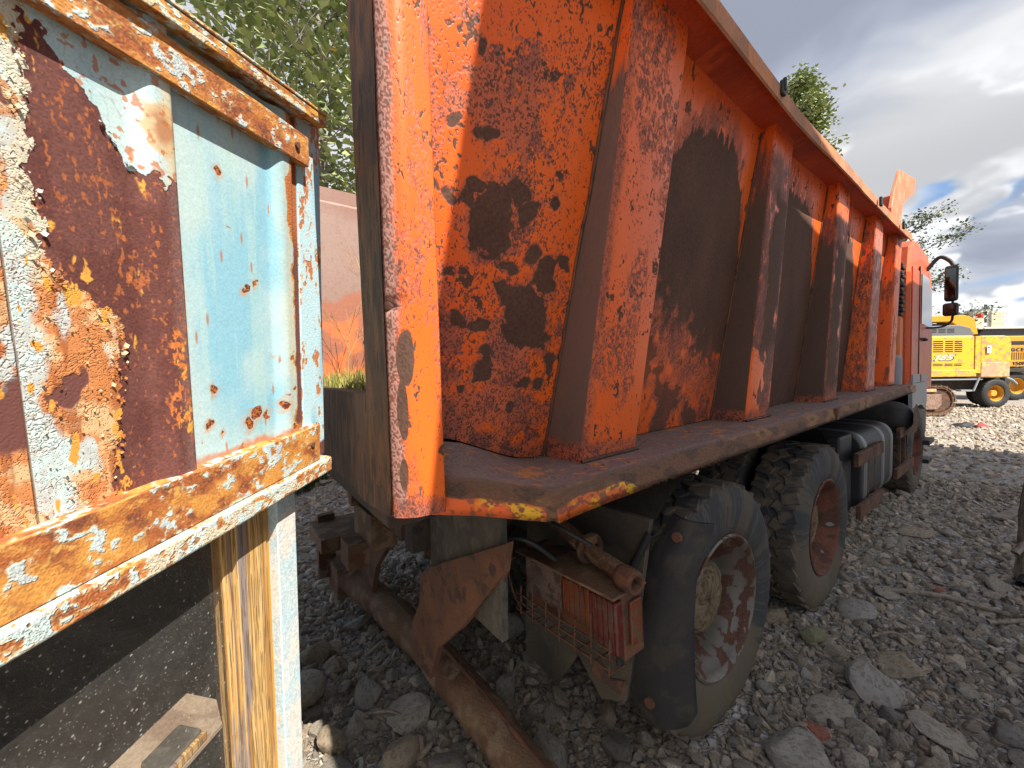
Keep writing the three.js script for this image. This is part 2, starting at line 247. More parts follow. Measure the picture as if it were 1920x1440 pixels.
// ribs: unrolled as rear side, face, front side; one column of the texture each
const RW = 0.64;
function ribColour(o, i, a, y) {      // a: 0 .. RW across the unrolled rib
  const u = a + i * 3.1; paint(o, u, y);
  const side = a < 0.18, t = clamp((y - 1.2) / 1.4), e = fbm(u * 20, y * 12, 4), jag = 0.1 * (fbm(u * 40, y * 5, 3) - 0.5);
  const face = clamp((a - 0.18) / 0.28);
  specks(o, u, y, [0.46, 0.5, 0.6, 0.75, 0.3][i]);
  const clump = fbm(u * 9, y * 5, 4);
  if (i === 0) {
    crust(o, u, y, sm(0.54, 0.62, clump + 0.09 * face * sm(1.6, 2.0, y)) * sm(0.40, 0.52, fbm(u * 120, y * 90 + 4, 3)) * 0.85);
    if (!side) crust(o, u, y, sm(0.055, 0.02, a - 0.18 + 0.03 * (e - 0.5)) * 0.8);
    if (side) { mix3(o, [0.135, 0.095, 0.075], sm(2.34, 2.26, y + jag) * 0.95); o[4] = 0.85; }
  } else if (i === 1 || i === 2) {
    { const ck = sm(2.54, 2.44, y + jag * 1.5) * sm(0.26, 0.40, e + 0.05) * 0.95; crust(o, u, y, ck); mix3(o, [0.125, 0.055, 0.043], ck * (0.35 + 0.5 * sm(0.42, 0.58, fbm(u * 50, y * 18, 3)))); }
    const w = i === 1 ? sm(0.08, 0.0, Math.abs(face - 0.64) - 0.22 - 0.45 * (e - 0.5)) : sm(0.08, 0.0, Math.abs(face - 0.45) - 0.30 - 0.5 * (e - 0.5));
    bare(o, u, y, w * sm(2.36, 2.30, y + jag) * sm(i === 1 ? 1.55 : 1.3, i === 1 ? 1.65 : 1.4, y + jag));
    if (i === 1 && !side) { const q = sm(1.72, 1.5, y + jag) * sm(0.75, 0.3, face + (e - 0.5)); if (q > 0.5) { paint(o, u, y); specks(o, u, y, 0.3); } }
    if (side) { bare(o, u, y, sm(2.36, 2.30, y + jag * 2) * 0.95); mix3(o, [0.10, 0.07, 0.056], sm(2.36, 2.30, y + jag * 2) * 0.55); }
  } else if (i === 3) {
    const k = sm(2.66, 2.60, y + jag * 0.3);  // shadow edge painted in: sunlit orange above, shaded lilac over real crust below
    crust(o, u, y, k * sm(0.42, 0.55, fbm(u * 50, y * 22, 3) + (side ? 0 : 0.03)) * 0.9);
    if (!side) mix3(o, [0.36, 0.20, 0.17], k * 0.45);
  } else crust(o, u, y, sm(0.56, 0.64, clump) * 0.8);
  crust(o, u, y, sm(0.05, 0.015, y - 1.245 - i * 0.02 + 0.04 * (e - 0.5)) * 0.9);
}
const ribTex = texture(2000, 1024, (x, y, o) => { const c = Math.min(4, Math.floor(x * 5)); ribColour(o, c, (x * 5 - c) * RW, lerp(SY0, SY1, y)); }, false);
M.rib = lit(ribTex, 0.005, { specularIntensity: 0.7 });
RIBS.forEach(([u0, u1], i) => {
  const U = (a) => (i + clamp(a, 0.004, RW - 0.004) / RW) / 5, prof = [], r = 0.011;
  // across: rear side out, rounded edge, face, rounded edge, front side in
  const cross = [[u0, 0, 0.0], [u0, 0.93, 0.17]]; for (let k = 0; k <= 3; k++) { const f = k / 3 * Math.PI / 2; cross.push([u0 + r * (1 - Math.cos(f)), 1 - 0, 0.172 + 0.01 * k, -r * (1 - Math.sin(f))]); }
  for (let k = 0; k <= 3; k++) { const f = k / 3 * Math.PI / 2; cross.push([u1 - r * (1 - Math.sin(f)), 1, 0.452 + 0.01 * k, -r * (1 - Math.cos(f))]); } cross.push([u1, 0, 0.635]);
  const n = cross.length - 1;
  const g = grid(n, 26, (p, q) => {
    const [u, out, a, back = 0] = cross[Math.round(p * n)], y = lerp(yb(u) + 0.055, ribTopY(u) + 0.012, q), t = clamp((y - panBotY(u)) / (ribTopY(u) - panBotY(u)));
    const vin = panel(u, t)[2] - 0.01, vout = lerp(-0.068, ribTopV(u), t) + 0.003 * (fbm(u * 3, y * 4, 2) - 0.5);
    const v = out === 0 ? vin : out < 1 ? lerp(vin, vout, 1) - r : vout + back; return [u, y, v, U(a), (y - SY0) / (SY1 - SY0)];
  });
  mesh('rib', toCreasedNormals(g, 0.55), M.rib, truck);
  for (const [uu, sgn] of [[u0, -1], [u1, 1]]) { const pts = []; for (let k = 0; k <= 30; k++) { const y = lerp(panBotY(uu), ribTopY(uu) - 0.01, k / 30), t = clamp((y - panBotY(uu)) / (ribTopY(uu) + 0.02 - panBotY(uu))); pts.push([uu + sgn * (0.003 + 0.003 * hash2(k * 7 + i * 31, 3)), y, panel(uu, t)[2] + 0.002 + 0.003 * hash2(k * 5, i)]); } mesh('weld_bead', tube(pts, 0.005, 90, 6), M.rustBrown, truck); }
  { const pts = []; for (let k = 0; k <= 14; k++) { const u = lerp(u0 - 0.004, u1 + 0.004, k / 14); pts.push([u, yb(u) + 0.077 + 0.002 * hash2(k, i), -0.064 + 0.003 * hash2(k * 3, i + 9)]); } mesh('weld_bead', tube(pts, 0.006, 50, 6), M.rustDark, truck); }
});

// lower rail with its ledge, bent in and up at the rear
const railPath = [];
{ for (let k = 0; k <= 40; k++) { const u = lerp(3.95, -0.72, k / 40); railPath.push({ I: [u, panBotY(u) - 0.004, -0.245], O: [u, yb(u) + 0.075, 0.055 + 0.004 * Math.sin(u * 5)], B: [u, yb(u), 0.072], l: 3.95 - u }); }
  const B = (k) => railPath[k];
  const add = (I, O, Bt, l) => railPath.push({ I, O, B: Bt, l });
  add([-0.80, panBotY(-0.80) - 0.004, -0.24], [-0.84, 1.224, 0.062], [-0.85, 1.146, 0.078], 4.80);
  add([-0.85, panBotY(-0.85) - 0.004, -0.238], [-0.905, 1.222, 0.060], [-0.91, 1.143, 0.080], 4.87);
  add([-0.90, panBotY(-0.90) - 0.004, -0.236], [-0.955, 1.224, 0.000], [-0.96, 1.142, 0.016], 4.94);
  add([-1.00, panBotY(-1.0) - 0.004, -0.232], [-1.035, 1.235, -0.095], [-1.04, 1.143, -0.082], 5.07);
  add([-1.13, panBotY(-1.13), -0.225], [-1.125, 1.245, -0.165], [-1.13, 1.146, -0.150], 5.22);
}
const railTexFn = (x, y, o) => {   // x: length 0..5.3 m from the front, y: 0 underside .. 1 inner edge of the ledge
  const l = x * 5.3, q = y, n = fbm(l * 6, q * 3, 4), f = vn(l * 160, q * 70), s = fbm(l * 20 + q * 6, q * 20 - l * 8, 3);
  const ledge = sm(0.42, 0.52, q);
  const a = [0.15, 0.072, 0.040], b = [DUST[0], DUST[1], DUST[2]];
  o[0] = a[0]; o[1] = a[1]; o[2] = a[2]; mix3(o, [0.24, 0.12, 0.05], sm(0.5, 0.65, n)); mix3(o, [0.06, 0.038, 0.028], sm(0.5, 0.62, fbm(l * 14, q * 6 + 8, 3)) * 0.7);
  mix3(o, b, ledge);
  mix3(o, [0.44, 0.17, 0.06], ledge * sm(0.60, 0.68, s) * sm(0.45, 0.6, n + 0.1 * sm(3.8, 4.9, l)));
  mix3(o, [0.10, 0.065, 0.045], sm(0.10, 0.0, Math.abs(q - 0.42) - 0.04) * sm(4.2, 4.8, l) * sm(0.38, 0.55, f) * 0.6);
  const g = 0.75 + 0.5 * f; for (let c = 0; c < 3; c++) o[c] *= g; o[3] = 0.4 + 0.3 * f + 0.2 * n; o[4] = 0.85;
  // left-over yellow over orange paint low on the bent corner
  const edge = 0.25 + 0.13 * (fbm(l * 9 + 3, 2, 4) - 0.5) + 0.05 * sm(4.9, 4.6, l) - 0.25 * sm(4.62, 4.5, l) - 0.0 * l, k = sm(edge + 0.012, edge - 0.012, q) * sm(4.5, 4.6, l) * (Math.abs(l - 4.885) < 0.012 ? 0 : 1);
  if (k > 0) { const w = fbm(l * 26, q * 7, 4), org = sm(4.98, 5.06, l + 0.3 * (w - 0.5)); const c = [0.72, 0.40, 0.012]; mix3(c, [0.62, 0.13, 0.02], sm(0.46, 0.58, w)); mix3(c, [0.26, 0.06, 0.03], sm(0.52, 0.60, fbm(l * 60, q * 16 + 4, 4))); mix3(c, ORANGE, org); mix3(c, [0.20, 0.08, 0.045], sm(0.58, 0.66, fbm(l * 45 + 5, q * 11, 4)) * 0.8); mix3(c, [0.55, 0.14, 0.04], sm(0.09, 0.02, q)); mix3(o, c, k); o[3] = lerp(o[3], 0.7, k); o[4] = lerp(o[4], 0.5, k); }
};
M.rail = lit(texture(2048, 160, railTexFn, false), 0.006);
{
  const prof = [[1, 0, 0, 1], [0.75, 0.25, 0, 0.88], [0.5, 0.5, 0, 0.76], [0.25, 0.75, 0, 0.64], [0.10, 0.90, 0, 0.56], [0.02, 0.94, 0.04, 0.48], [0, 0.80, 0.20, 0.40], [0, 0.55, 0.45, 0.30], [0, 0.28, 0.72, 0.18], [0, 0.0, 1.0, 0.06]];
  const n = railPath.length - 1, m = prof.length;
  const g = grid(n, m, (p, q) => {
    const S = railPath[Math.round(p * n)], k = Math.round(q * m);
    if (k === m) return [S.B[0], S.B[1] + 0.006, S.B[2] - 0.12, S.l / 5.3, 0.005];
    const [a, b, c, t] = prof[k]; const P = [0, 1, 2].map((x) => S.I[x] * a + S.O[x] * b + S.B[x] * c);
    if (k >= 3 && k <= 5) P[1] += 0.0; P[1] += 0.006 * (fbm(S.l * 4, t * 5, 3) - 0.5);
    return [P[0], P[1], P[2], S.l / 5.3, t];
  });
  mesh('lower_rail', g, M.rail, truck);
  // worn pale end of the rail and a seam plate on it
  mesh('rail_end', bx(3.72, 3.957, yb(3.9) + 0.004, yb(3.9) + 0.070, 0.060, 0.076), lit(mottled([0.42, 0.26, 0.16], [0.30, 0.12, 0.06], [0.5, 0.36, 0.26], { f: 12 }), 0.003), truck);
  mesh('seam_plate', bx(1.32, 1.36, yb(1.34) + 0.002, yb(1.34) + 0.068, 0.060, 0.079), M.rustDark, truck);
}

// rear post: outer face, bevel, rear face
const postTex = texture(320, 1024, (x, y, o) => {
  const a = x * 0.34, Y = lerp(SY0, SY1, y), u = a + 20; paint(o, u, Y); specks(o, u, Y, 0.55);
  const e = fbm(u * 18, Y * 8, 4), c = fbm(u * 12, Y * 4, 4);
  crust(o, u, Y, sm(0.55, 0.63, c) * sm(0.42, 0.55, fbm(u * 120, Y * 90, 3)) * 0.7);
  const w = a < 0.19 ? sm(0.045, 0.02, a - 0.145 + 0.035 * (e - 0.5)) : 0; if (w > 0) { mix3(o, vn(u * 260, Y * 260) > 0.45 ? [0.34, 0.20, 0.17] : [0.14, 0.07, 0.055], w * 0.9); o[4] = 0.75; o[3] = 0.5 + 0.2 * vn(u * 260, Y * 260); }
  const bl = (cy, ry, ca, ra) => { const d = Math.hypot((Y + 0.03 * (e - 0.5) - cy) / ry, (a + 0.02 * (c - 0.5) - ca) / ra); bare(o, u, Y, sm(1.08, 0.98, d)); };
  bl(1.535, 0.06, 0.19, 0.026); bl(1.42, 0.07, 0.178, 0.015); bl(1.26, 0.04, 0.178, 0.012);
  crust(o, u, Y, sm(0.05, 0.02, Y - 1.165 + 0.03 * (e - 0.5)) * 0.8);
}, false);
M.post = lit(postTex, 0.005);
{
  const lean = (y, u0, v0, u1, v1) => { const t = (y - 1.165) / 1.05; return [u0 + (u1 - u0) * t, v0 + (v1 - v0) * t]; };
  const notch = (y) => 0.020 * Math.max(0, 1 - Math.abs(y - 1.648) / 0.016);
  const g = grid(12, 90, (p, q) => {
    const k = Math.round(p * 12), y = lerp(1.160, ribTopY(-1.2) + 0.12, q) + (k < 3 ? 0 : 0);
    const [ue, ve] = lean(y, -1.225, -0.150, -1.292, -0.013), [uc, vc] = lean(y, -1.112, -0.114, -1.192, 0.0);
    let u, v, a;
    if (k === 0) { u = ue + 0.004; v = ve - 0.15; a = 0.0; } else if (k === 1) { u = ue; v = ve - 0.012; a = 0.14; }
    else if (k === 11) { u = uc + 0.004; v = vc - 0.004; a = 0.32; } else if (k === 12) { u = uc + 0.006; v = vc - 0.12; a = 0.335; }
    else { const t = (k - 2) / 8; u = lerp(ue, uc, t); v = lerp(ve, vc, t) + 0.016 * Math.sin(Math.min(1, t * 2.6) * Math.PI / 2) - 0.016 * (t > 0.4 ? (t - 0.4) / 0.6 : 0) ; a = 0.145 + t * 0.17; if (k < 5) { u += notch(y) * (5 - k) / 3; v -= notch(y) * (5 - k) / 3 * 0.4; } }
    return [u, y, v, a / 0.34, (y - SY0) / (SY1 - SY0)];
  });
  mesh('rear_post', g, M.post, truck);
  const cap = []; for (const y of [1.163, 2.44]) { const [ue, ve] = lean(y, -1.225, -0.150, -1.292, -0.013); cap.push([ue, ve]); }
  const rf = grid(8, 60, (p, q) => { const y = lerp(1.160, 2.50, q), [ue, ve] = lean(y, -1.225, -0.150, -1.292, -0.013); return [ue - 0.004 + 0.003 * (fbm(p * 3, y * 9, 3) - 0.5), y, ve - 0.008 - p * 0.155, p * 0.155, y]; });
  mesh('post_rear_face', rf, M.rearFace, truck);
  const inn = grid(4, 60, (p, q) => { const y = lerp(1.40, 2.50, q), [ue, ve] = lean(y, -1.225, -0.150, -1.292, -0.013); return [ue + p * 0.25, y, ve - 0.163, p * 0.25, y]; });
  mesh('post_inner_face', inn, M.rearFace, truck);
}
// rear beam across the tail, its lower edge ragged
{
  const beam = grid(70, 10, (p, q) => { const v = lerp(-0.158, -2.32, p), top = 1.447 + 0.006 * (fbm(v * 9, 1, 3) - 0.5), bot = 1.163 + 0.012 * (fbm(v * 7, 8, 3) - 0.5) - 0.02 * sm(-0.1, -0.4, v) * sm(-0.6, -0.3, v); return [-1.232 + 0.004 * (fbm(v * 6, q * 4, 2) - 0.5), lerp(bot, top, q), v, v, q * 0.29]; });
  mesh('rear_beam', beam, M.rearFace, truck);
  mesh('rear_beam_top', grid(60, 3, (p, q) => { const v = lerp(-0.158, -2.32, p); return [-1.232 + q * 0.16, 1.447 + 0.006 * (fbm(v * 9, 1, 3) - 0.5) - 0.01 * q, v, v, q * 0.16]; }), M.rearFace, truck);
  mesh('floor_plate', bx(-1.20, 3.9, 1.09, 1.165, -2.28, -0.27), M.chassis, truck);
}
// inside: bed floor, inner side of the near wall, far wall, headboard
mesh('near_wall_lining', grid(60, 10, (i, j) => { const u = lerp(-1.15, 3.9, i), [x, y, z] = panel(u, j); return [x, Math.max(y, 1.23), z - 0.03 - 0.11 * (u < -1.0 ? 1 : 0), u, y]; }), M.boxRed, truck);
const innerTex = texture(1024, 512, (x, y, o) => {
  const u = lerp(-1.3, 4, x), Y = lerp(1.2, 3.0, y), n = fbm(u * 5, Y * 4, 4), j = 0.16 * (fbm(u * 3.2, Y * 1.5, 4) - 0.5), f = vn(u * 120, Y * 120);
  o[0] = 0.22; o[1] = 0.15; o[2] = 0.12; mix3(o, [0.18, 0.085, 0.062], sm(2.60, 2.74, Y + j)); mix3(o, [0.26, 0.12, 0.085], 0.4 * n);
  const low = sm(2.16, 2.12, Y + j * 2.2 + 0.05 * (fbm(u * 30, Y * 4, 2) - 0.5)); mix3(o, [0.28, 0.10, 0.055], low);
  mix3(o, [0.52, 0.13, 0.035], sm(1.98, 1.93, Y + j * 2) * sm(0.38, 0.5, n)); mix3(o, [0.15, 0.08, 0.06], sm(0.56, 0.74, fbm(u * 60, Y * 24, 4)) * 0.3); mix3(o, [0.5, 0.33, 0.28], Math.abs(Y - 2.74 - 0.02 * (u + 1)) < 0.006 ? 0.7 : 0);
  const g = 0.93 + 0.14 * f; o[0] *= g; o[1] *= g; o[2] *= g; o[3] = 0.4 + 0.1 * f; o[4] = 0.5;
}, false);
{
  const top = (u) => 2.845 + 0.022 * (u + 0.9);
  mesh('far_wall', grid(60, 12, (i, j) => { const u = lerp(-1.15, 3.9, i), y = lerp(1.22, top(u), j); return [u, y, -2.28 - 0.04 * j + 0.01 * (fbm(u * 2, y * 2, 2) - 0.5), (u + 1.3) / 5.3, (y - 1.2) / 1.8]; }), lit(innerTex, 0.003), truck);
  mesh('far_wall_outer_skin', grid(20, 4, (i, j) => { const u = lerp(-1.15, 3.9, i), y = lerp(1.2, top(u), j); return [u, y, -2.36 - 0.06 * j, u, y]; }), M.boxRed, truck);
  mesh('headboard', bx(3.88, 3.95, 1.22, 3.16, -2.34, -0.11), M.boxRed, truck);
}
// top rail: outer face, underside and top as one folded strip
{
  const un = 60, secs = (u) => { const V = lerp(panTopV(u) - 0.075, ribTopV(u) - 0.02 * sm(1, 3, u), sm(-1.15, -0.6, u)), Y = ribTopY(u) + 0.10 * sm(-0.7, -1.1, u), w = 0.004 * (fbm(u * 3, 2, 3) - 0.5); return [[Y - 0.002, panTopV(u) - 0.03], [Y + 0.004, panTopV(u) + 0.02], [Y + 0.010, V + 0.030], [Y + 0.002, V + 0.066], [Y - 0.030 + w, V + 0.071], [Y - 0.026 + w, V + 0.078], [Y + 0.030 + w, V + 0.080], [Y + 0.042 + w, V + 0.070], [Y + 0.046, panTopV(u) - 0.10], [Y - 0.03, panTopV(u) - 0.10]]; };
  const strip = (a, b) => grid(un, b - a, (i, j) => { const u = lerp(-1.28, 3.98, i), [y, v] = secs(u)[a + Math.round(j * (b - a))]; return [u, y, v, u, (a + j * (b - a)) * 0.03]; });
  mesh('top_rail_underside', toCreasedNormals(strip(0, 4), 0.3), M.boxRed, truck);
  mesh('top_rail', toCreasedNormals(strip(4, 9), 0.5), M.railTop, truck);
  mesh('top_rail_end', plate(secs(3.98).map(([y, v]) => [v, y]), 0.01, 0).rotateY(-Math.PI / 2).translate(3.975, 0, 0), M.railTop, truck);
  // dark sticky clip, and small nicks on the rail
  const c = mesh('rail_clip', join([bx(-0.03, 0.03, -0.045, 0.045, -0.012, 0.012, 0.01), bx(-0.012, 0.012, -0.02, 0.06, 0.0, 0.02, 0.006)]), M.black, truck); c.scale.setScalar(0.6); c.position.set(0.22, ribTopY(0.22) + 0.018, ribTopV(0.22) + 0.085);
  for (const u of [2.35, 3.3]) { const k = mesh('rail_clip', bx(-0.02, 0.02, -0.035, 0.03, -0.008, 0.008), M.black, truck); k.position.set(u, ribTopY(u), ribTopV(u) + 0.084); }
}
// canopy cheek plate rising at the front corner, and the canopy behind it
M.cheek = lit(mottled([0.74, 0.19, 0.085], [0.70, 0.16, 0.06], [0.78, 0.24, 0.13], { f: 4, rough: [0.45, 0.6] }), 0.002);
{
  const s = [[3.52, 3.00], [3.62, 3.17], [3.80, 3.36], [3.88, 3.45], [4.05, 3.48], [4.72, 3.60], [4.66, 3.43], [4.22, 3.25], [4.05, 3.16], [3.98, 3.02], [3.95, 2.78], [3.55, 2.78]];
  mesh('canopy_cheek', plate(s, 0.02).translate(0, 0, -0.075), M.cheek, truck);
  mesh('canopy_wall', bx(3.60, 3.66, 2.80, 3.14, -2.30, -0.08), M.boxRed, truck);
}

// ---- wheels
const tyreTex = texture(1024, 256, (x, y, o) => {   // x round the wheel, y: 0 inner bead .. 0.5 tread middle .. 1 outer bead
  const a = x * 6.2832, X = Math.cos(a) * 3, Y = Math.sin(a) * 3, n = fbm(X * 3 + y * 9, Y * 3 + 5, 4), st = fbm(x * 240, y * 5, 3), f = vn(x * 900, y * 160);
  const c = 0.028 + 0.014 * n; o[0] = c; o[1] = c; o[2] = c * 1.06;
  const tread = sm(0.30, 0.36, y) * sm(0.70, 0.64, y);
  const mudSide = sm(0.45, 0.62, fbm(X * 1.4 + 9, Y * 1.4, 3)) * sm(0.40, 0.60, st + 0.3 * n), low = sm(0.3, 0.9, -Math.cos(a - 0.35) * 0.5 + 0.5) ;
  mix3(o, [0.115, 0.088, 0.055], clamp(mudSide * 0.55 + sm(0.52, 0.72, low + 0.5 * (n - 0.5) + 0.25 * (st - 0.5)) * 0.85) * (1 - tread * 0.4));
  const scratch = sm(0.66, 0.74, fbm(x * 300, y * 14, 2)); mix3(o, [0.10, 0.095, 0.085], scratch * 0.5 * (1 - tread));
  mix3(o, [0.13, 0.10, 0.07], tread * sm(0.42, 0.6, fbm(x * 60, y * 12, 3)) * 0.8);
  const ring = Math.abs(Math.sin(y * 95)) ; o[3] = 0.4 + 0.3 * n + 0.12 * f + (y > 0.72 ? 0.08 * ring : 0); o[4] = 0.68 + 0.25 * n;
});
M.tyre = lit(tyreTex, 0.004);
const rimTex = texture(512, 256, (x, y, o) => {
  const a = x * 6.2832, R = 2.6 - y * 1.2, X = Math.cos(a) * R, Y = Math.sin(a) * R, n = fbm(X * 2.6 + 3 + y * 4.5, Y * 2.6 + 7 - y * 3.5, 6), f = vn(x * 300, y * 120);
  o[0] = 0.165; o[1] = 0.145; o[2] = 0.118; mix3(o, [0.10, 0.08, 0.06], 0.7 * fbm(X * 5, Y * 5 + y * 6, 3)); const k = sm(0.50, 0.535, n + 0.10 * sm(0.8, 1, y)); mix3(o, f > 0.5 ? [0.125, 0.055, 0.033] : [0.085, 0.04, 0.026], k); o[3] = 0.6 - 0.25 * k + 0.2 * f * k; o[4] = lerp(0.45, 0.9, k);
});
const rimRust = texture(512, 256, (x, y, o) => { const a = x * 6.2832, X = Math.cos(a) * 2, Y = Math.sin(a) * 2, n = fbm(X * 2.2 + 8, Y * 2.2 + y * 3, 5), f = vn(x * 300, y * 120); o[0] = 0.16; o[1] = 0.058; o[2] = 0.032; mix3(o, [0.09, 0.04, 0.026], sm(0.45, 0.6, n)); mix3(o, [0.22, 0.20, 0.18], sm(0.74, 0.77, n)); const g = 0.7 + 0.6 * f; o[0] *= g; o[1] *= g; o[2] *= g; o[3] = 0.4 + 0.3 * f; o[4] = 0.9; });
M.rim = lit(rimTex, 0.003); M.rimRust = lit(rimRust, 0.003);
M.hubMud = lit(mottled([0.20, 0.145, 0.075], [0.25, 0.19, 0.11], [0.12, 0.075, 0.04], { f: 8, fine: 60 }), 0.02);
const tyreGeo = (() => {
  const R = 0.520, pr = [[0.285, -0.115], [0.30, -0.135], [0.34, -0.147], [0.41, -0.152], [0.46, -0.146], [0.495, -0.132], [R - 0.012, -0.118], [R - 0.016, -0.06], [R - 0.016, 0], [R - 0.016, 0.06], [R - 0.012, 0.118], [0.495, 0.132], [0.46, 0.146], [0.41, 0.152], [0.34, 0.147], [0.30, 0.135], [0.285, 0.115]];
  const n = pr.length - 1;
  const body = grid(96, n, (p, q) => { const [r, z] = pr[Math.round(q * n)], a = p * 2 * Math.PI; const flat = -Math.cos(a) > 0.93 ? (-Math.cos(a) - 0.93) * 0.18 * sm(0.3, 0.5, r) : 0; return [Math.sin(a) * (r - flat), Math.cos(a) * (r - flat), z, p, q / 1]; });
  const lugs = []; const L = 30;
  for (let k = 0; k < L; k++) for (const s of [-1, 1]) {
    const a = ((k + (s > 0 ? 0 : 0.5)) / L) * 2 * Math.PI, g = new RoundedBoxGeometry(0.070, 0.022, 0.092, 1, 0.006); g.rotateY(s * 0.32); g.translate(0, R - 0.016, s * 0.082); g.rotateZ(-a); lugs.push(keep(g));
    const h = new RoundedBoxGeometry(0.06, 0.020, 0.05, 1, 0.006); h.rotateY(-s * 0.5); h.translate(0.02, R - 0.016, s * 0.026); h.rotateZ(-a - 0.06); lugs.push(keep(h));
  }
  for (const g of lugs) { const uv = g.attributes.uv, p = g.attributes.position; for (let i = 0; i < uv.count; i++) { let a = Math.atan2(p.getX(i), p.getY(i)) / 6.2832; if (a < 0) a += 1; uv.setXY(i, a, 0.5 + p.getZ(i) * 1.2); } }
  return join([body, ...lugs]);
})();
const rimGeo = (() => { const pr = [[0.298, 0.128], [0.302, 0.142], [0.292, 0.146], [0.284, 0.138], [0.277, 0.115], [0.272, 0.085], [0.262, 0.075], [0.256, 0.02], [0.252, -0.03], [0.235, -0.055], [0.19, -0.065], [0.0, -0.068]]; const n = pr.length - 1; return toCreasedNormals(grid(72, n, (p, q) => { const [r, z] = pr[Math.round(q * n)], a = p * 2 * Math.PI; return [Math.sin(a) * r, Math.cos(a) * r, z, p, q]; }), 0.7); })();
const hubGeo = (() => { const pr = [[0.165, -0.07], [0.160, 0.00], [0.152, 0.045], [0.135, 0.062], [0.09, 0.070], [0.0, 0.072]], n = pr.length - 1; return grid(48, 20, (p, q) => { const k = q * n, i = Math.min(n - 1, Math.floor(k)), t = k - i, r = lerp(pr[i][0], pr[i + 1][0], t), z = lerp(pr[i][1], pr[i + 1][1], t), a = p * 2 * Math.PI, d = 0.014 * (fbm(Math.cos(a) * 5 + q * 4, Math.sin(a) * 5, 4) - 0.4); return [Math.sin(a) * (r + d), Math.cos(a) * (r + d), z + d, Math.cos(a) * 0.3 + q, Math.sin(a) * 0.3]; }); })();
function wheel(u, v, rimMat, flip, spin, hub = true) {
  const w = new THREE.Group(); w.name = 'wheel'; truck.add(w); w.position.set(u, 0.502, v); if (flip) w.rotation.y = Math.PI;
  const t = mesh('tyre', tyreGeo, M.tyre, w); t.rotation.z = 0; mesh('rim', rimGeo, rimMat, w).rotation.z = spin; if (hub) { mesh('hub', hubGeo, M.hubMud, w).rotation.z = spin; }
  return w;
}
wheel(0.135, -0.152, M.rim, false, 0.5); wheel(0.135, -0.49, M.rimRust, true, 0, false);
wheel(1.49, -0.152, M.rimRust, false, 2.2); wheel(1.49, -0.49, M.rimRust, true, 0, false);
for (const u of [0.135, 1.49]) { wheel(u, -1.83, M.rimRust, false, 1, false); wheel(u, -2.17, M.rimRust, true, 1); }
wheel(5.18, -0.20, M.rimRust, false, 1); wheel(5.18, -2.15, M.rimRust, true, 1);

// ---- chassis and everything under the body
mesh('chassis_rail', bx(-0.95, 6.0, 0.78, 1.06, -0.80, -0.72), M.chassis, truck);
mesh('chassis_rail', bx(-0.95, 6.0, 0.78, 1.06, -1.60, -1.52), M.chassis, truck);
mesh('axle', bar([0.135, 0.5, -0.3], [0.135, 0.5, -2.0], 0.09, 14), M.chassis, truck); mesh('axle', bar([1.49, 0.5, -0.3], [1.49, 0.5, -2.0], 0.09, 14), M.chassis, truck);
mesh('subframe', bx(-0.9, 3.6, 1.06, 1.17, -1.64, -0.68), M.chassis, truck);
mesh('leaf_spring', join([0, 1, 2, 3].map((k) => bx(-0.05 + k * 0.12, 1.67 - k * 0.12, 0.62 - k * 0.022, 0.64 - k * 0.022, -0.80, -0.70))), M.chassis, truck);
mesh('cross_member', bx(-0.96, -0.90, 0.80, 1.14, -1.50, -0.82), M.rustDark, truck);
// grey hanging end plate, the rusty gusset arms and the bent underrun bar
mesh('end_plate', bx(-0.90, -0.875, 0.70, 1.12, -0.665, -0.18).rotateX(0), M.oldPaint, truck);
{ const g = plate([[0.13, 1.02], [0.15, 0.93], [0.26, 0.80], [0.40, 0.64], [0.58, 0.47], [0.66, 0.30], [0.82, 0.30], [0.82, 0.44], [0.74, 0.56], [0.73, 0.68], [0.62, 0.76]], 0.022); g.rotateY(Math.PI / 2); g.translate(-0.915, 0, 0); const m = mesh('gusset_plate', g, M.rustBrown, truck);
  const g2 = g.clone().translate(0, 0.02, -0.72); mesh('gusset_plate', g2, M.rustDark, truck); }
{
  const pts = [[-0.70, 0.10, 0.10], [-0.74, 0.13, -0.25], [-0.76, 0.17, -0.55], [-0.80, 0.21, -0.95], [-0.86, 0.24, -1.35], [-0.95, 0.28, -1.75]];
  const c = new THREE.CatmullRomCurve3(pts.map((p) => new THREE.Vector3(...p)));
  const g = new THREE.TubeGeometry(c, 120, 0.078, 26, false), p = g.attributes.position, n = g.attributes.normal, uv = g.attributes.uv;
  for (let i = 0; i < p.count; i++) { const a = fbm(p.getZ(i) * 9, p.getY(i) * 9 + p.getX(i) * 6, 4), d = 0.022 * (a - 0.5) + 0.006 * (fbm(p.getZ(i) * 50, p.getX(i) * 50 + p.getY(i) * 40, 2) - 0.5); p.setXYZ(i, p.getX(i) + n.getX(i) * d, p.getY(i) + n.getY(i) * d, p.getZ(i) + n.getZ(i) * d); uv.setXY(i, uv.getX(i) * 1.9, uv.getY(i) * 0.5); }
  g.computeVertexNormals(); const b = mesh('underrun_bar', g, M.rustMud, truck);
  mesh('torn_seam', tube([[-0.712, 0.17, -0.02], [-0.738, 0.215, -0.3], [-0.76, 0.255, -0.6], [-0.785, 0.285, -0.85]], 0.010, 40, 6), M.rustBrown, b);
  mesh('end_bracket', join([bx(-1.08, -0.98, 0.22, 0.62, -1.95, -1.90), bx(-1.12, -0.84, 0.50, 0.58, -1.95, -1.60), bx(-1.02, -0.92, 0.16, 0.34, -2.1, -1.7)]), M.rustMud, b);
}
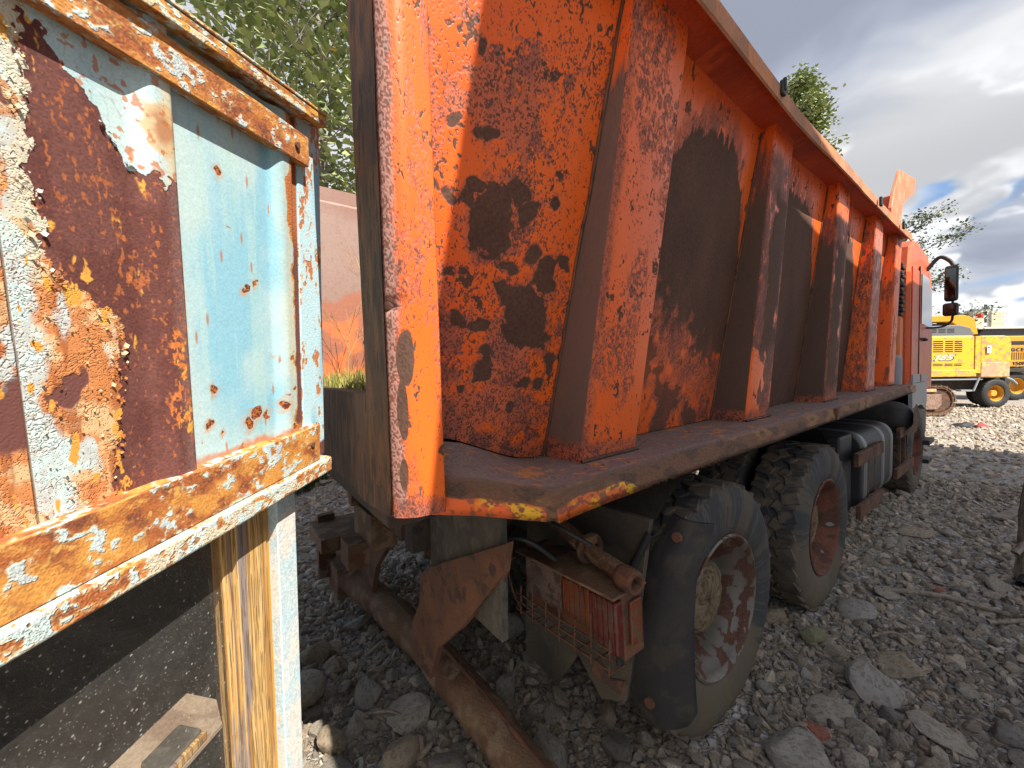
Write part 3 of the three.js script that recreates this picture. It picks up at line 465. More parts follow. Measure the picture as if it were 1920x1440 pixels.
mesh('towing_bracket', join([bx(-1.02, -0.90, 0.70, 0.86, -1.30, -1.02), bx(-1.10, -1.0, 0.60, 0.72, -1.24, -1.10), bx(-1.05, -0.9, 0.86, 1.1, -1.28, -1.22)]), M.rustMud, truck);
mesh('spring_hanger', join([bx(-0.80, -0.62, 0.66, 0.80, -1.12, -0.9), bx(-0.7, -0.3, 0.84, 0.94, -0.95, -0.82)]), M.rustBrown, truck);
// mud plate, flap and its bolts
mesh('mud_plate', plate([[0.62, 0.22], [0.60, 0.92], [0.44, 1.00], [-0.02, 1.02], [0.06, 0.45], [0.08, 0.36], [0.18, 0.30], [0.30, 0.40], [0.42, 0.20]], 0.014).rotateY(Math.PI / 2).translate(-0.455, 0, 0), M.blackPlate, truck);
{
  const e = [[0.055, 1.035, 0.170, 1.030], [0.01, 0.93, 0.155, 0.95], [-0.035, 0.80, 0.140, 0.84], [-0.055, 0.66, 0.133, 0.72], [-0.075, 0.52, 0.135, 0.60], [-0.085, 0.42, 0.14, 0.50], [-0.06, 0.36, 0.145, 0.44], [0.0, 0.325, 0.12, 0.385]];
  const g = grid(14, 28, (p, q) => { const k = q * (e.length - 1), i = Math.min(e.length - 2, Math.floor(k)), t = k - i, a = e[i], b = e[i + 1], v0 = lerp(a[0], b[0], t), y0 = lerp(a[1], b[1], t), v1 = lerp(a[2], b[2], t), y1 = lerp(a[3], b[3], t); return [-0.435 + 0.03 * Math.pow(p, 3) + 0.016 * Math.sin(p * Math.PI) * -1 + 0.05 * sm(0.25, 0, q), lerp(y0, y1, p), lerp(v0, v1, p), p * 0.25, q * 0.7]; });
  const back = g.clone(); back.translate(0.012, 0, 0); const f = mesh('mud_flap', join([g, back]), M.rubber, truck);
  mesh('bolt', new THREE.CylinderGeometry(0.014, 0.016, 0.012, 14).rotateZ(Math.PI / 2).translate(-0.432, 0.985, 0.098), M.bolt, f);
  mesh('bolt', new THREE.CylinderGeometry(0.016, 0.018, 0.012, 14).rotateZ(Math.PI / 2).translate(-0.452, 0.415, 0.015), M.bolt, f);
  const fold = mesh('flap_fold', tube([[-0.455, 0.98, 0.02], [-0.465, 0.8, -0.055], [-0.465, 0.6, -0.085], [-0.46, 0.48, -0.095]], 0.014, 20, 8), M.rubber, truck);
  // tyre guard arc that runs on from the flap over the wheel
  mesh('wheel_arch', grid(10, 20, (p, q) => { const a = lerp(2.35, 1.15, q), r = 0.60; return [0.135 + r * Math.cos(a), 0.50 + r * Math.sin(a), lerp(-0.62, -0.08, p), p * 0.5, q]; }), M.blackPlate, truck);
}
for (const [a, r] of [[[[-0.88, 1.02, -0.50], [-0.84, 0.93, -0.40], [-0.76, 0.95, -0.25], [-0.66, 0.87, -0.20]], 0.008], [[[-0.88, 1.05, -0.62], [-0.80, 0.84, -0.55], [-0.70, 0.90, -0.36], [-0.62, 0.84, -0.30]], 0.006], [[[-0.5, 1.06, -0.6], [-0.6, 0.96, -0.45], [-0.68, 1.0, -0.2], [-0.62, 0.95, -0.08]], 0.007]]) mesh('cable', tube(a, r, 24, 6), M.black, truck);
// tail lamp in its rusty cage, and the pipe stub behind it
{
  const t = new THREE.Group(); t.name = 'tail_lamp'; truck.add(t); t.position.set(-0.65, 0.745, -0.16); t.rotation.x = -0.05;
  mesh('housing', bx(0.012, 0.11, -0.095, 0.098, -0.225, 0.215, 0.008), M.rustBrown, t);
  mesh('roof_strip', bx(-0.035, 0.12, 0.098, 0.108, -0.23, 0.222), M.rustMud, t);
  mesh('grey_lens', bx(0.0, 0.02, -0.05, 0.085, -0.215, -0.03), lit(mottled([0.12, 0.085, 0.07], [0.16, 0.11, 0.09], [0.08, 0.05, 0.04], { f: 14 }), 0.004), t);
  mesh('amber_lens', bx(-0.004, 0.02, -0.045, 0.078, -0.02, 0.10, 0.006), M.amberLens, t);
  mesh('red_lens', bx(-0.012, 0.03, -0.075, 0.082, 0.105, 0.212, 0.008), M.redLens, t);
  for (let k = 0; k < 5; k++) mesh('lens_rib', bx(-0.016, -0.011, -0.070, 0.078, 0.115 + k * 0.020, 0.120 + k * 0.020, 0.001), M.redLens, t);
  for (let k = 0; k < 5; k++) mesh('lens_rib', bx(-0.008, -0.003, -0.040, 0.073, -0.010 + k * 0.022, -0.006 + k * 0.022, 0.001), M.amberLens, t);
  for (const [y, z] of [[0.092, -0.2], [0.092, 0.19], [-0.088, -0.1]]) mesh('screw', new THREE.CylinderGeometry(0.006, 0.006, 0.012, 8).rotateZ(Math.PI / 2).translate(0.008, y - 0.004, z), M.bolt, t);
  mesh('side_lens', bx(0.035, 0.085, -0.05, 0.075, 0.216, 0.228, 0.004), M.amberLens, t);
  const wires = []; for (const y of [-0.115, -0.085, -0.055]) wires.push(bar([-0.028, y, -0.24], [-0.028, y + 0.004, 0.20], 0.0035, 6)); for (let k = 0; k < 7; k++) { const z = -0.22 + k * 0.068; wires.push(bar([-0.028, -0.125, z], [-0.028, k % 2 ? 0.03 : -0.02, z + 0.008], 0.003, 6)); wires.push(bar([-0.028, -0.125, z], [0.05, -0.13, z], 0.003, 6)); }
  wires.push(tube([[-0.03, 0.08, -0.235], [-0.04, 0.05, -0.27], [-0.03, -0.05, -0.265], [-0.02, -0.12, -0.23]], 0.0035, 12, 6), bar([-0.03, 0.10, 0.09], [-0.02, 0.02, 0.095], 0.0035, 6), bar([-0.03, 0.105, 0.01], [-0.02, 0.05, -0.01], 0.0035, 6));
  mesh('wire_cage', join(wires), M.rustBrown, t);
  mesh('corner_guard', plate([[0, 0], [0.11, 0.0], [0.12, 0.05], [0.07, 0.02], [0.02, 0.055]], 0.006).rotateY(-Math.PI / 2).rotateX(0.1).translate(-0.01, -0.16, 0.11), M.rustBrown, t);
  const pipe = new THREE.Group(); pipe.name = 'pipe_stub'; truck.add(pipe);
  const pg = tube([[-0.50, 0.96, -0.50], [-0.55, 0.925, -0.27], [-0.58, 0.905, -0.11], [-0.60, 0.895, 0.02]], 0.027, 40, 16); const pp = pg.attributes.position; for (let i = 0; i < pp.count; i++) { const d = 0.012 * (fbm(pp.getX(i) * 40 + pp.getZ(i) * 30, pp.getY(i) * 40, 3) - 0.5); pp.setXYZ(i, pp.getX(i) + d, pp.getY(i) + d, pp.getZ(i)); } pg.computeVertexNormals();
  mesh('pipe', pg, M.rustMud, pipe);
  const ring = new THREE.LatheGeometry([[0.022, 0.0], [0.032, 0.0], [0.036, 0.015], [0.035, 0.055], [0.030, 0.065], [0.020, 0.063], [0.018, 0.02]].map(([a, b]) => new THREE.Vector2(a, b)), 20); ring.rotateX(Math.PI / 2); ring.rotateY(-0.15); ring.translate(-0.605, 0.893, 0.02); mesh('pipe_socket', metric(ring), M.rustBrown, pipe);
  mesh('clamp', join([new THREE.TorusGeometry(0.042, 0.012, 8, 20).translate(0, 0, 0).rotateY(-0.15).translate(-0.572, 0.908, -0.13), bx(-0.60, -0.55, 0.925, 0.955, -0.145, -0.115)]), M.rustMud, pipe);
}

// fuel tank with straps, side guards, steps
{
  const t = new THREE.Group(); t.name = 'fuel_tank'; truck.add(t);
  const s = new THREE.Shape(); const w = 0.58, h = 0.60, r = 0.14; s.moveTo(r, 0); s.lineTo(w - r, 0); s.quadraticCurveTo(w, 0, w, r); s.lineTo(w, h - r); s.quadraticCurveTo(w, h, w - r, h); s.lineTo(r, h); s.quadraticCurveTo(0, h, 0, h - r); s.lineTo(0, r); s.quadraticCurveTo(0, 0, r, 0);
  const ex = (d) => new THREE.ExtrudeGeometry(s, { depth: d, bevelEnabled: true, bevelSize: 0.012, bevelThickness: 0.012, bevelSegments: 2, curveSegments: 10 }).rotateY(Math.PI / 2);
  mesh('tank_body', metric(ex(1.15).translate(2.55, 0.36, -0.06)), M.black, t);
  for (const u of [2.62, 3.25, 3.60]) mesh('tank_strap', metric(ex(0.05).scale(1, 1.03, 1.03).translate(u, 0.35, -0.05)), M.chrome, t);
}
mesh('wing_panel', grid(8, 16, (p, q) => { const a = lerp(1.9, -0.15, q); return [1.49 + 0.62 * Math.cos(a), 0.50 + 0.62 * Math.sin(a), lerp(-0.62, -0.1, p), p * 0.5, q]; }), M.black, truck);
mesh('battery_box', bx(2.16, 2.50, 0.36, 0.98, -0.62, -0.10, 0.02), M.black, truck);
for (const [u0, u1, y0, y1, z] of [[2.24, 3.09, 0.76, 0.86, -0.008], [2.33, 3.08, 0.34, 0.445, -0.008], [3.80, 4.58, 0.80, 0.90, -0.008], [3.70, 4.60, 0.41, 0.51, -0.008]]) mesh('side_guard_board', bx(u0, u1, y0, y1, z - 0.03, z), M.rustBrown, truck);
for (const u of [2.75, 2.98, 4.1, 4.35]) mesh('guard_post', bx(u, u + 0.025, 0.40, 0.84, -0.07, -0.045), M.rustDark, truck);
mesh('air_tank', new THREE.CapsuleGeometry(0.17, 0.6, 6, 18).rotateX(Math.PI / 2).translate(4.12, 0.98, -0.42), M.rubber, truck);
mesh('air_tank_end', new THREE.CircleGeometry(0.15, 20).translate(4.12, 0.98, 0.06), M.rustDark, truck);

// ---- cab, seen along its side
{
  const c = new THREE.Group(); c.name = 'cab'; truck.add(c);
  const prof = [[4.55, 1.32], [4.52, 2.55], [4.60, 2.82], [4.85, 2.93], [5.7, 2.90], [6.02, 2.62], [6.16, 1.95], [6.18, 1.25], [4.55, 1.25]];
  mesh('shell', plate(prof, 2.26, 0.03).translate(0, 0, -2.34), M.cabPaint, c);
  const door = new THREE.Group(); 
  mesh('door', plate([[5.02, 1.36], [5.02, 2.66], [5.62, 2.68], [5.90, 2.50], [6.02, 1.95], [6.02, 1.36]], 0.02, 0.006).translate(0, 0, -0.06), M.cabPaint, c);
  const dd = c.children[c.children.length - 1];
  mesh('window', plate([[5.10, 2.02], [5.10, 2.60], [5.58, 2.61], [5.82, 2.45], [5.92, 2.02]], 0.008, 0.002).translate(0, 0, -0.036), M.glassDark, dd);
  mesh('handle', tube([[5.08, 1.84, -0.035], [5.12, 1.84, -0.0], [5.26, 1.83, -0.0], [5.30, 1.83, -0.035]], 0.012, 14, 6), M.black, dd);
  mesh('quarter_panel', bx(4.58, 5.00, 1.36, 2.62, -0.05, -0.038), M.cabPaint, c);
  mesh('door_seam', bx(5.005, 5.015, 1.34, 2.68, -0.045, -0.030), M.black, c);
  mesh('lower_cowl', plate([[4.60, 1.05], [4.58, 1.32], [5.55, 1.32], [5.62, 1.10], [5.52, 0.98], [5.2, 1.06]], 0.03).translate(0, 0, -0.06), M.greyPlastic, c);
  mesh('lower_cowl', plate([[4.60, 1.33], [4.60, 1.42], [5.58, 1.42], [5.56, 1.33]], 0.03).translate(0, 0, -0.06), M.greyPlastic, c);
  const sh = new THREE.Shape(); sh.moveTo(0, -0.04); sh.quadraticCurveTo(0.06, 0.0, 0.055, 0.05); sh.lineTo(-0.055, 0.05); sh.quadraticCurveTo(-0.06, 0, 0, -0.04);
  mesh('red_badge', new THREE.ExtrudeGeometry(sh, { depth: 0.006, bevelEnabled: false }).translate(5.12, 1.37, -0.028), plain(0.28, 0.02, 0.015, 0.4), c);
  mesh('wheel_well', plate([[4.62, 0.62], [4.70, 1.02], [5.2, 1.06], [5.66, 0.98], [5.92, 0.55], [5.85, 0.5], [5.6, 0.86], [5.2, 0.98], [4.8, 0.86]], 0.35).translate(0, 0, -0.42), M.black, c);
  mesh('front_skirt', plate([[5.62, 0.50], [5.60, 1.25], [6.2, 1.25], [6.22, 0.62]], 2.2).translate(0, 0, -2.3), M.black, c);
  mesh('step', join([bx(5.55, 5.95, 0.52, 0.58, -0.16, 0.01), bx(5.6, 5.9, 0.28, 0.33, -0.16, 0.0), bx(5.62, 5.66, 0.3, 0.55, -0.1, -0.06)]), M.black, c);
  mesh('sun_visor', bx(5.98, 6.25, 2.62, 2.66, -2.2, -0.2), M.black, c);
  // mirrors on their arm
  const m = new THREE.Group(); m.name = 'mirror_assembly'; truck.add(m);
  mesh('mirror_arm', join([tube([[5.60, 2.72, -0.05], [5.62, 2.86, 0.06], [5.60, 2.80, 0.14], [5.56, 2.70, 0.19]], 0.022, 24, 8), tube([[5.50, 1.99, -0.05], [5.56, 2.00, 0.10], [5.56, 2.06, 0.17], [5.55, 2.12, 0.18]], 0.012, 20, 8), bar([5.56, 2.72, 0.17], [5.55, 2.2, 0.18], 0.012)]), M.black, m);
  mesh('mirror', new RoundedBoxGeometry(0.09, 0.43, 0.115, 4, 0.035).translate(5.55, 2.51, 0.165), M.black, m);
  mesh('mirror_glass', bx(5.500, 5.507, 2.33, 2.69, 0.120, 0.205, 0.003), plain(0.10, 0.11, 0.11, 0.05, { metalness: 1 }), m);
  mesh('wide_mirror', new RoundedBoxGeometry(0.09, 0.155, 0.13, 4, 0.03).translate(5.52, 2.195, 0.165), M.black, m);
  mesh('mirror_glass', bx(5.470, 5.477, 2.14, 2.25, 0.112, 0.218, 0.003), plain(0.10, 0.11, 0.11, 0.05, { metalness: 1 }), m);
  // air intake behind the cab
  mesh('intake_bellows', join(Array.from({ length: 13 }, (_, k) => bx(4.30, 4.42 + (k % 2) * 0.02, 2.06 + k * 0.045, 2.095 + k * 0.045, -0.24, -0.085 + (k % 2) * 0.012, 0.01))), M.black, truck);
  mesh('intake_column', bx(4.28, 4.46, 1.45, 2.06, -0.26, -0.09, 0.03), M.intake, truck);
  mesh('grey_tank', new THREE.CapsuleGeometry(0.05, 0.25, 6, 16).translate(4.08, 1.46, -0.09), M.greyPlastic, truck);
}

// ------------------------------------------------------------------ the old site hut on the left; its axes: x along the wall away from the viewer, y up, z out of the wall
const hut = thing('site_hut', 'old tilted site hut of peeling light blue and rusty corrugated sheet with a dusty window', 'hut');
{
  const e1 = new THREE.Vector3(0.147, 0.110, -0.983).normalize(), up = new THREE.Vector3(0.067, 0.990, 0.121); up.addScaledVector(e1, -up.dot(e1)).normalize(); const n = e1.clone().cross(up);
  hut.matrixAutoUpdate = true; hut.quaternion.setFromRotationMatrix(new THREE.Matrix4().makeBasis(e1, up, n)); hut.position.set(-0.524, 1.274, -1.114);
}
const HB = { blue: [0.235, 0.46, 0.56], pale: [0.46, 0.57, 0.56], cream: [0.54, 0.43, 0.25], white: [0.45, 0.475, 0.455], brown: [0.098, 0.027, 0.020], maroon: [0.130, 0.044, 0.035], org: [0.42, 0.125, 0.026], yel: [0.60, 0.28, 0.04] };
function flakes(o, s, h, k, c1, c2) {    // cracked, curling paint
  const wx = fbm(s * 90, h * 90, 3) - 0.5, wy = fbm(s * 90 + 31, h * 90, 3) - 0.5, big = fbm(s * 34 + 5, h * 34, 3); worley(s * 175 + wx * 2.8, h * 200 + wy * 2.8);
  const e = W.f2 - W.f1, id = W.id, open = sm(0.35, 0.62, big), gap = sm(0.02 + 0.10 * open, 0.0, e), c = [0, 0, 0]; mix3(c, c1, 1); mix3(c, c2, sm(0.42, 0.62, fbm(s * 40, h * 40 + 6, 3) + 0.18 * (id - 0.5))); const t = 0.94 + 0.12 * id + 0.10 * (vn(s * 500, h * 500) - 0.5);
  mix3(c, [0.20, 0.085, 0.04], gap * 0.85); mix3(o, [c[0] * t, c[1] * t, c[2] * t], k);
  const tilt = (W.dx * Math.cos(id * 40) + W.dy * Math.sin(id * 40)) * 0.17 * open; o[3] = lerp(o[3], 0.62 + 0.10 * (id - 0.5) * open + tilt - 0.30 * gap + 0.10 * (big - 0.5), k); o[4] = 0.82;
}
const S0 = -1.12, S1 = -0.08, H0 = 0.07, H1 = 0.83;
const edgeL = table([0.07, 0.12, 0.166, 0.25, 0.33, 0.37, 0.41, 0.45, 0.55, 0.70, 0.8], [-0.545, -0.525, -0.51, -0.498, -0.487, -0.50, -0.548, -0.570, -0.575, -0.567, -0.55]);
const sheetTex = texture(1280, 936, (x, y, o) => {
  const s = lerp(S0, S1, x), h = lerp(H0, H1, y);
  const w1 = fbm(s * 22, h * 22, 5) - 0.5, w2 = fbm(s * 70 + 9, h * 70, 3) - 0.5, w = 0.035 * w1 + 0.010 * w2, wv = 0.05 * (fbm(s * 22 + 40, h * 20, 5) - 0.5) + 0.012 * w2;
  // clean paint of the sheet
  const st = fbm(s * 60, h * 3, 4), gr = fbm(s * 7, h * 5, 4);
  o[0] = HB.blue[0]; o[1] = HB.blue[1]; o[2] = HB.blue[2]; mix3(o, HB.pale, sm(0.42, 0.66, gr) * 0.75); mix3(o, [0.44, 0.58, 0.50], sm(0.5, 0.7, st) * 0.35);
  mix3(o, HB.pale, 0.65 * sm(-0.33, -0.375, s + w)); mix3(o, HB.cream, 0.55 * sm(-0.175, -0.135, s + w * 0.6));
  const f = vn(s * 420, h * 420); for (let c = 0; c < 3; c++) o[c] *= 0.90 + 0.2 * f; o[3] = 0.62 + 0.025 * (f - 0.5) + 0.05 * (fbm(s * 120, h * 120, 2) - 0.5); o[4] = 0.5;
  // chips with rust runs below
  { const cx = s * 24 + 0.5 * w2, cy = h * 21 + 0.4 * w2; worley(cx, cy); const on = W.id < 0.13 + 0.22 * sm(0.30, 0.14, h) && s > -0.37, r = 0.06 + 0.9 * W.id; if (on) { const dy = W.dy, run = dy > 0 ? sm(0.07, 0.0, Math.abs(W.dx)) * sm(0.75, 0.1, dy) : 0; mix3(o, [0.46, 0.27, 0.13], clamp(sm(r * 2.4, r * 0.9, W.f1) * 0.5 + run * 0.45)); const k = sm(r + 0.02, r - 0.03, W.f1 + 0.25 * w2); mix3(o, HB.org, k); mix3(o, HB.brown, k * sm(0.40, 0.6, f)); o[3] -= 0.15 * k; } }
  worley(s * 95, h * 22); mix3(o, HB.org, W.id < 0.05 ? sm(0.4, 0.1, W.f1) * 0.8 : 0);
  // rust along the right-hand ridge and in the lower corner
  const edge = s + w * 1.1 + 0.008 * sm(0.5, 0.75, h) ; let k = sm(-0.131, -0.127, edge); if (k > 0) { const c = [...HB.maroon]; mix3(c, HB.yel, sm(-0.119, -0.129, edge) * 0.9); mix3(c, HB.org, sm(0.52, 0.62, h) * 0.8); mix3(o, c, k); o[3] = lerp(o[3], 0.4 + 0.2 * f, k); o[4] = 0.8; }
  k = sm(0.115, 0.10, h + 0.05 * w1 + 0.12 * Math.max(0, -(s + 0.36))) ; mix3(o, HB.org, k * 0.8);
  // the wide rusted bay
  worley(s * 95 + 3, h * 95); const L = edgeL(h + wv * 0.6) + 0.010 * (W.id - 0.5), tongue = h > 0.60 + 0.03 * w2 + 1.5 * Math.max(0, Math.abs(s + 0.438) - 0.02) - 0.9 * Math.max(0, s + 0.44) * 1.0 + wv * 0.9;
  const rust = sm(-0.392, -0.394, s + 0.1 * w2 * 0.02) * sm(L - 0.003, L + 0.003, s + w) * (tongue ? 0 : 1);
  if (rust > 0) {
    const c = [...HB.brown]; mix3(c, HB.maroon, sm(0.42, 0.6, fbm(s * 30, h * 14, 4)) * 0.8); mix3(c, [0.20, 0.105, 0.09], sm(-0.43, -0.40, s) * 0.6);
    const fl = fbm(s * 24, h * 9, 4), ff = fbm(s * 210, h * 110, 3); mix3(c, [0.34, 0.095, 0.024], sm(0.66 - 0.5 * (fl - 0.45), 0.74 - 0.5 * (fl - 0.45), ff) * 0.8); mix3(c, HB.yel, sm(0.56, 0.62, fbm(s * 34 + 4, h * 10, 4)) * sm(0.58, 0.68, fbm(s * 160, h * 80 + 5, 3))); mix3(c, [0.52, 0.15, 0.03], sm(0.60, 0.68, fl) * sm(0.45, 0.6, ff));
    const g = 0.72 + 0.56 * f; mix3(o, [c[0] * g, c[1] * g, c[2] * g], rust); o[3] = lerp(o[3], 0.32 + 0.07 * f + 0.12 * fl, rust); o[4] = 0.86;
  }
  if (tongue && s < -0.394 && s > -0.55) { mix3(o, HB.cream, sm(-0.425, -0.40, s) * 0.8); { const rd = Math.hypot(s + 0.414, (h - 0.668) * 0.8) + 0.02 * w2; mix3(o, [0.52, 0.36, 0.18], sm(0.034, 0.024, rd) * 0.9); mix3(o, [0.36, 0.14, 0.06], sm(0.024, 0.008, rd) * 0.8); mix3(o, HB.org, sm(0.66, 0.70, fbm(s * 90, h * 90 + 3, 3)) * 0.8); } worley(s * 60, h * 60); if (W.f2 - W.f1 < 0.04) { mix3(o, [0.2, 0.2, 0.18], 0.35); } }
  // left: cracked paint and rust
  if (s + w < L + 0.003) {
    const z = fbm(s * 18 + 3, h * 11, 4), far = s < -0.606;
    flakes(o, s, h, 1, HB.white, HB.pale); mix3(o, HB.cream, sm(0.030, 0.004, L - (s + w)) * 0.55);
    const wl = -0.581 + 0.014 * sm(0.26, 0.18, h), zone = far ? sm(0.47, 0.43, h + wv) : sm(0.465, 0.44, h + wv) * sm(wl - 0.006, wl + 0.006, s + w * 0.9);
    const or = clamp(zone * sm(0.27, 0.35, z) + sm(0.56, 0.61, z) * 0.9); flakes(o, s, h, or * 0.95, [0.50, 0.17, 0.036], [0.56, 0.36, 0.17]);
    mix3(o, [0.30, 0.085, 0.022], or * sm(0.46, 0.60, fbm(s * 70, h * 14, 4)) * 0.75);
    const rm = (far ? sm(0.295, 0.285, h + wv) * sm(0.195, 0.21, h + wv) : 0) + sm(0.66, 0.69, z); mix3(o, HB.maroon, clamp(rm)); o[3] = lerp(o[3], 0.3 + 0.1 * f, clamp(rm));
    mix3(o, HB.yel, sm(0.71, 0.74, fbm(s * 50 + 7, h * 36, 3)));
    if (Math.abs(s + 0.606 + 0.002 * w1) < 0.0011) { mix3(o, [0.10, 0.06, 0.04], 0.7); o[3] = 0.3; }
  }
}, false);
M.sheet = lit(sheetTex, 0.004);
{
  const P = 0.275, ridge = -0.112;   // ridges step down sharply on their far side
  const prof = (s) => { let q = (ridge - s) % P; if (q < 0) q += P; return q < 0.012 ? lerp(-0.020, -0.0035, sm(0, 0.012, q)) : q < 0.035 ? -0.0035 : q < 0.075 ? lerp(-0.0035, -0.020, sm(0.035, 0.075, q)) : -0.020; };
  mesh('corrugated_sheet', grid(420, 8, (i, j) => { const s = lerp(-1.68, -0.086, i), h = lerp(0.06, 0.83, j); return [s, h, prof(s) - 0.002, (s - S0) / (S1 - S0), (h - H0) / (H1 - H0)]; }), M.sheet, hut);
}
{
  // curled chips of paint along the edges of the rusted bay
  const q = rng(41), chip = (k) => grid(4, 3, (i, j) => { const w = 0.5 + 0.5 * Math.sin(k * 3 + j * 2.2), a = i * (1.0 + 0.25 * k); return [Math.sin(a) * 0.55, (j - 0.5) * (0.9 - 0.25 * i * w) + 0.1 * Math.sin(i * 3 + k), (1 - Math.cos(a)) * 0.62 + 0.04 * j, i, j]; }), chips = [0, 1, 2, 3].map(chip);
  const mats = [plain(0.52, 0.50, 0.44, 0.8), plain(0.54, 0.42, 0.25, 0.8), plain(0.44, 0.16, 0.045, 0.85), plain(0.46, 0.56, 0.56, 0.75)];
  const put = (s, h, turn, size, m) => { const f = mesh('paint_flake', chips[Math.floor(q() * 4)], mats[m], hut); f.position.set(s, h, -0.0195); f.rotation.z = turn; f.scale.setScalar(size); };
  for (let k = 0; k < 120; k++) { const h = lerp(0.11, 0.72, q()), low = h < 0.42; put(edgeL(h) + (q() - 0.75) * 0.024, h, (q() - 0.5) * 2.4, 0.0025 + 0.006 * q() * q(), low ? (q() < 0.6 ? 2 : 1) : q() < 0.5 ? 1 : 0); }
  for (let k = 0; k < 80; k++) put(lerp(-0.60, -0.515, q()), lerp(0.11, 0.42, q()), q() * 6.3, 0.002 + 0.003 * q(), q() < 0.5 ? 2 : 1);
  for (let k = 0; k < 26; k++) { const s = lerp(-0.49, -0.42, q()); put(s, 0.60 + 1.5 * Math.max(0, Math.abs(s + 0.438) - 0.02) + 0.01 * (q() - 0.5), -2.2 + (q() - 0.5), 0.003 + 0.004 * q(), 3); }
}
const peelTex = (seed, base, white, amt) => texture(2048, 256, (x, y, o) => {     // 1.6 m by 0.2 m
  const s = x * 1.6 + seed, h = y * 0.2, a = fbm(s * 16, h * 24, 6), b = fbm(s * 110, h * 130 + 3, 4), d = fbm(s * 36 + 8, h * 46, 5), f = vn(s * 420, h * 420);
  o[0] = base[0]; o[1] = base[1]; o[2] = base[2]; mix3(o, [0.33, 0.095, 0.024], sm(0.36, 0.60, 0.6 * a + 0.4 * d)); mix3(o, [0.14, 0.042, 0.022], sm(0.50, 0.66, 0.45 * b + 0.3 * a + 0.25 * d) * 0.9); mix3(o, [0.60, 0.31, 0.07], sm(0.56, 0.70, 0.5 * b + 0.5 * fbm(s * 22 + 5, h * 30, 4)) * 0.8);
  const pn = 0.55 * fbm(s * 24 + 30, h * 34 + 5, 5) + 0.45 * fbm(s * 85, h * 95 + 9, 4), p = sm(amt, amt + 0.035, pn), halo = sm(amt - 0.06, amt, pn); mix3(o, [0.58, 0.40, 0.20], halo * 0.45); if (p > 0) flakes(o, s, h, p, white, HB.pale);
  const g = 0.82 + 0.36 * f; for (let c = 0; c < 3; c++) o[c] *= g; o[3] = o[3] * 0.5 + 0.2 * f + 0.25 * p; o[4] = 0.8;
});
const fit = (t, w, h) => t.map((q) => { const k = q.clone(); k.repeat.set(1 / w, 1 / h); k.needsUpdate = true; return k; });
M.beam = lit(fit(peelTex(0, [0.50, 0.21, 0.045], [0.44, 0.49, 0.49], 0.585), 1.6, 0.2), 0.003);
M.hrail = lit(fit(peelTex(3, [0.52, 0.23, 0.045], [0.44, 0.49, 0.49], 0.59), 1.6, 0.2), 0.003);
M.lip = lit(fit(peelTex(6, [0.50, 0.19, 0.045], [0.56, 0.49, 0.36], 0.45), 1.6, 0.2), 0.005);
M.roofEdge = lit(fit(peelTex(9, [0.56, 0.28, 0.045], [0.54, 0.46, 0.30], 0.545), 1.6, 0.2), 0.003);
M.gapShade = lit(mottled([0.09, 0.045, 0.034], [0.15, 0.07, 0.045], [0.16, 0.17, 0.17], { f: 12 }), 0.004);  // dark tone carries the shade of the gap between beam and roof
M.cornerBlue = lit(texture(128, 1024, (x, y, o) => { const s = x * 0.1, h = y * 0.9, n = fbm(s * 30, h * 14, 4), f = vn(s * 400, h * 400); o[0] = 0.42; o[1] = 0.60; o[2] = 0.66; mix3(o, HB.blue, sm(0.4, 0.7, fbm(s * 20, h * 4, 3))); const nn = 0.5 * n + 0.5 * fbm(s * 110, h * 60 + 4, 4), k = sm(0.60, 0.64, nn + 0.03 * sm(0.5, 0.85, h)); mix3(o, [0.56, 0.45, 0.28], sm(0.53, 0.60, nn) * 0.55); mix3(o, HB.org, k * 0.9); mix3(o, HB.maroon, sm(0.045, 0.035, h + 0.05 * (n - 0.5)) * sm(0.02, 0.03, s)); o[3] = 0.6 - 0.2 * k + 0.1 * f; o[4] = 0.7; const g = 0.92 + 0.16 * f; for (let c = 0; c < 3; c++) o[c] *= g; }, false).map((t) => { t.repeat.set(10, 1.11); t.offset.set(0.88, 0); return t; }), 0.004);
M.cornerBlue.map.wrapS = M.cornerBlue.map.wrapT = M.cornerBlue.bumpMap.wrapS = M.cornerBlue.bumpMap.wrapT = THREE.RepeatWrapping;
mesh('corner_post', bx(-0.088, 0.0, -0.002, 0.862, -0.10, -0.018), M.cornerBlue, hut);
mesh('upper_beam', bx(-1.70, -0.072, 0.741, 0.806, -0.022, 0.003, 0.002), M.beam, hut);
mesh('beam_flange', bx(-1.70, -0.072, 0.802, 0.808, -0.06, -0.002, 0.001), M.beam, hut);
mesh('head_plate', bx(-1.70, -0.088, 0.70, 0.852, -0.06, -0.034), M.gapShade, hut);
mesh('roof_edge', bx(-1.72, 0.0, -0.012, 0.012, -0.12, 0.018, 0.003), M.roofEdge, hut).position.set(-0.022, 0.862, 0); hut.children[hut.children.length - 1].rotation.z = 0.075;
mesh('roof_sheet', bx(-1.72, 0.0, 0.013, 0.019, -1.75, 0.020, 0.002), M.roofEdge, hut).position.set(-0.022, 0.862, 0); hut.children[hut.children.length - 1].rotation.z = 0.075;
mesh('lower_beam', bx(-1.70, -0.052, 0.0, 0.099, -0.03, 0.004, 0.003), M.hrail, hut);
mesh('lower_lip', bx(-1.70, -0.012, -0.046, -0.001, -0.05, 0.014, 0.008), M.lip, hut);
for (const [s, h] of [[-0.085, 0.052], [-0.115, 0.772]]) mesh('bolt', new THREE.CylinderGeometry(0.007, 0.008, 0.006, 10).rotateX(Math.PI / 2).translate(s, h, 0.005), M.bolt, hut);
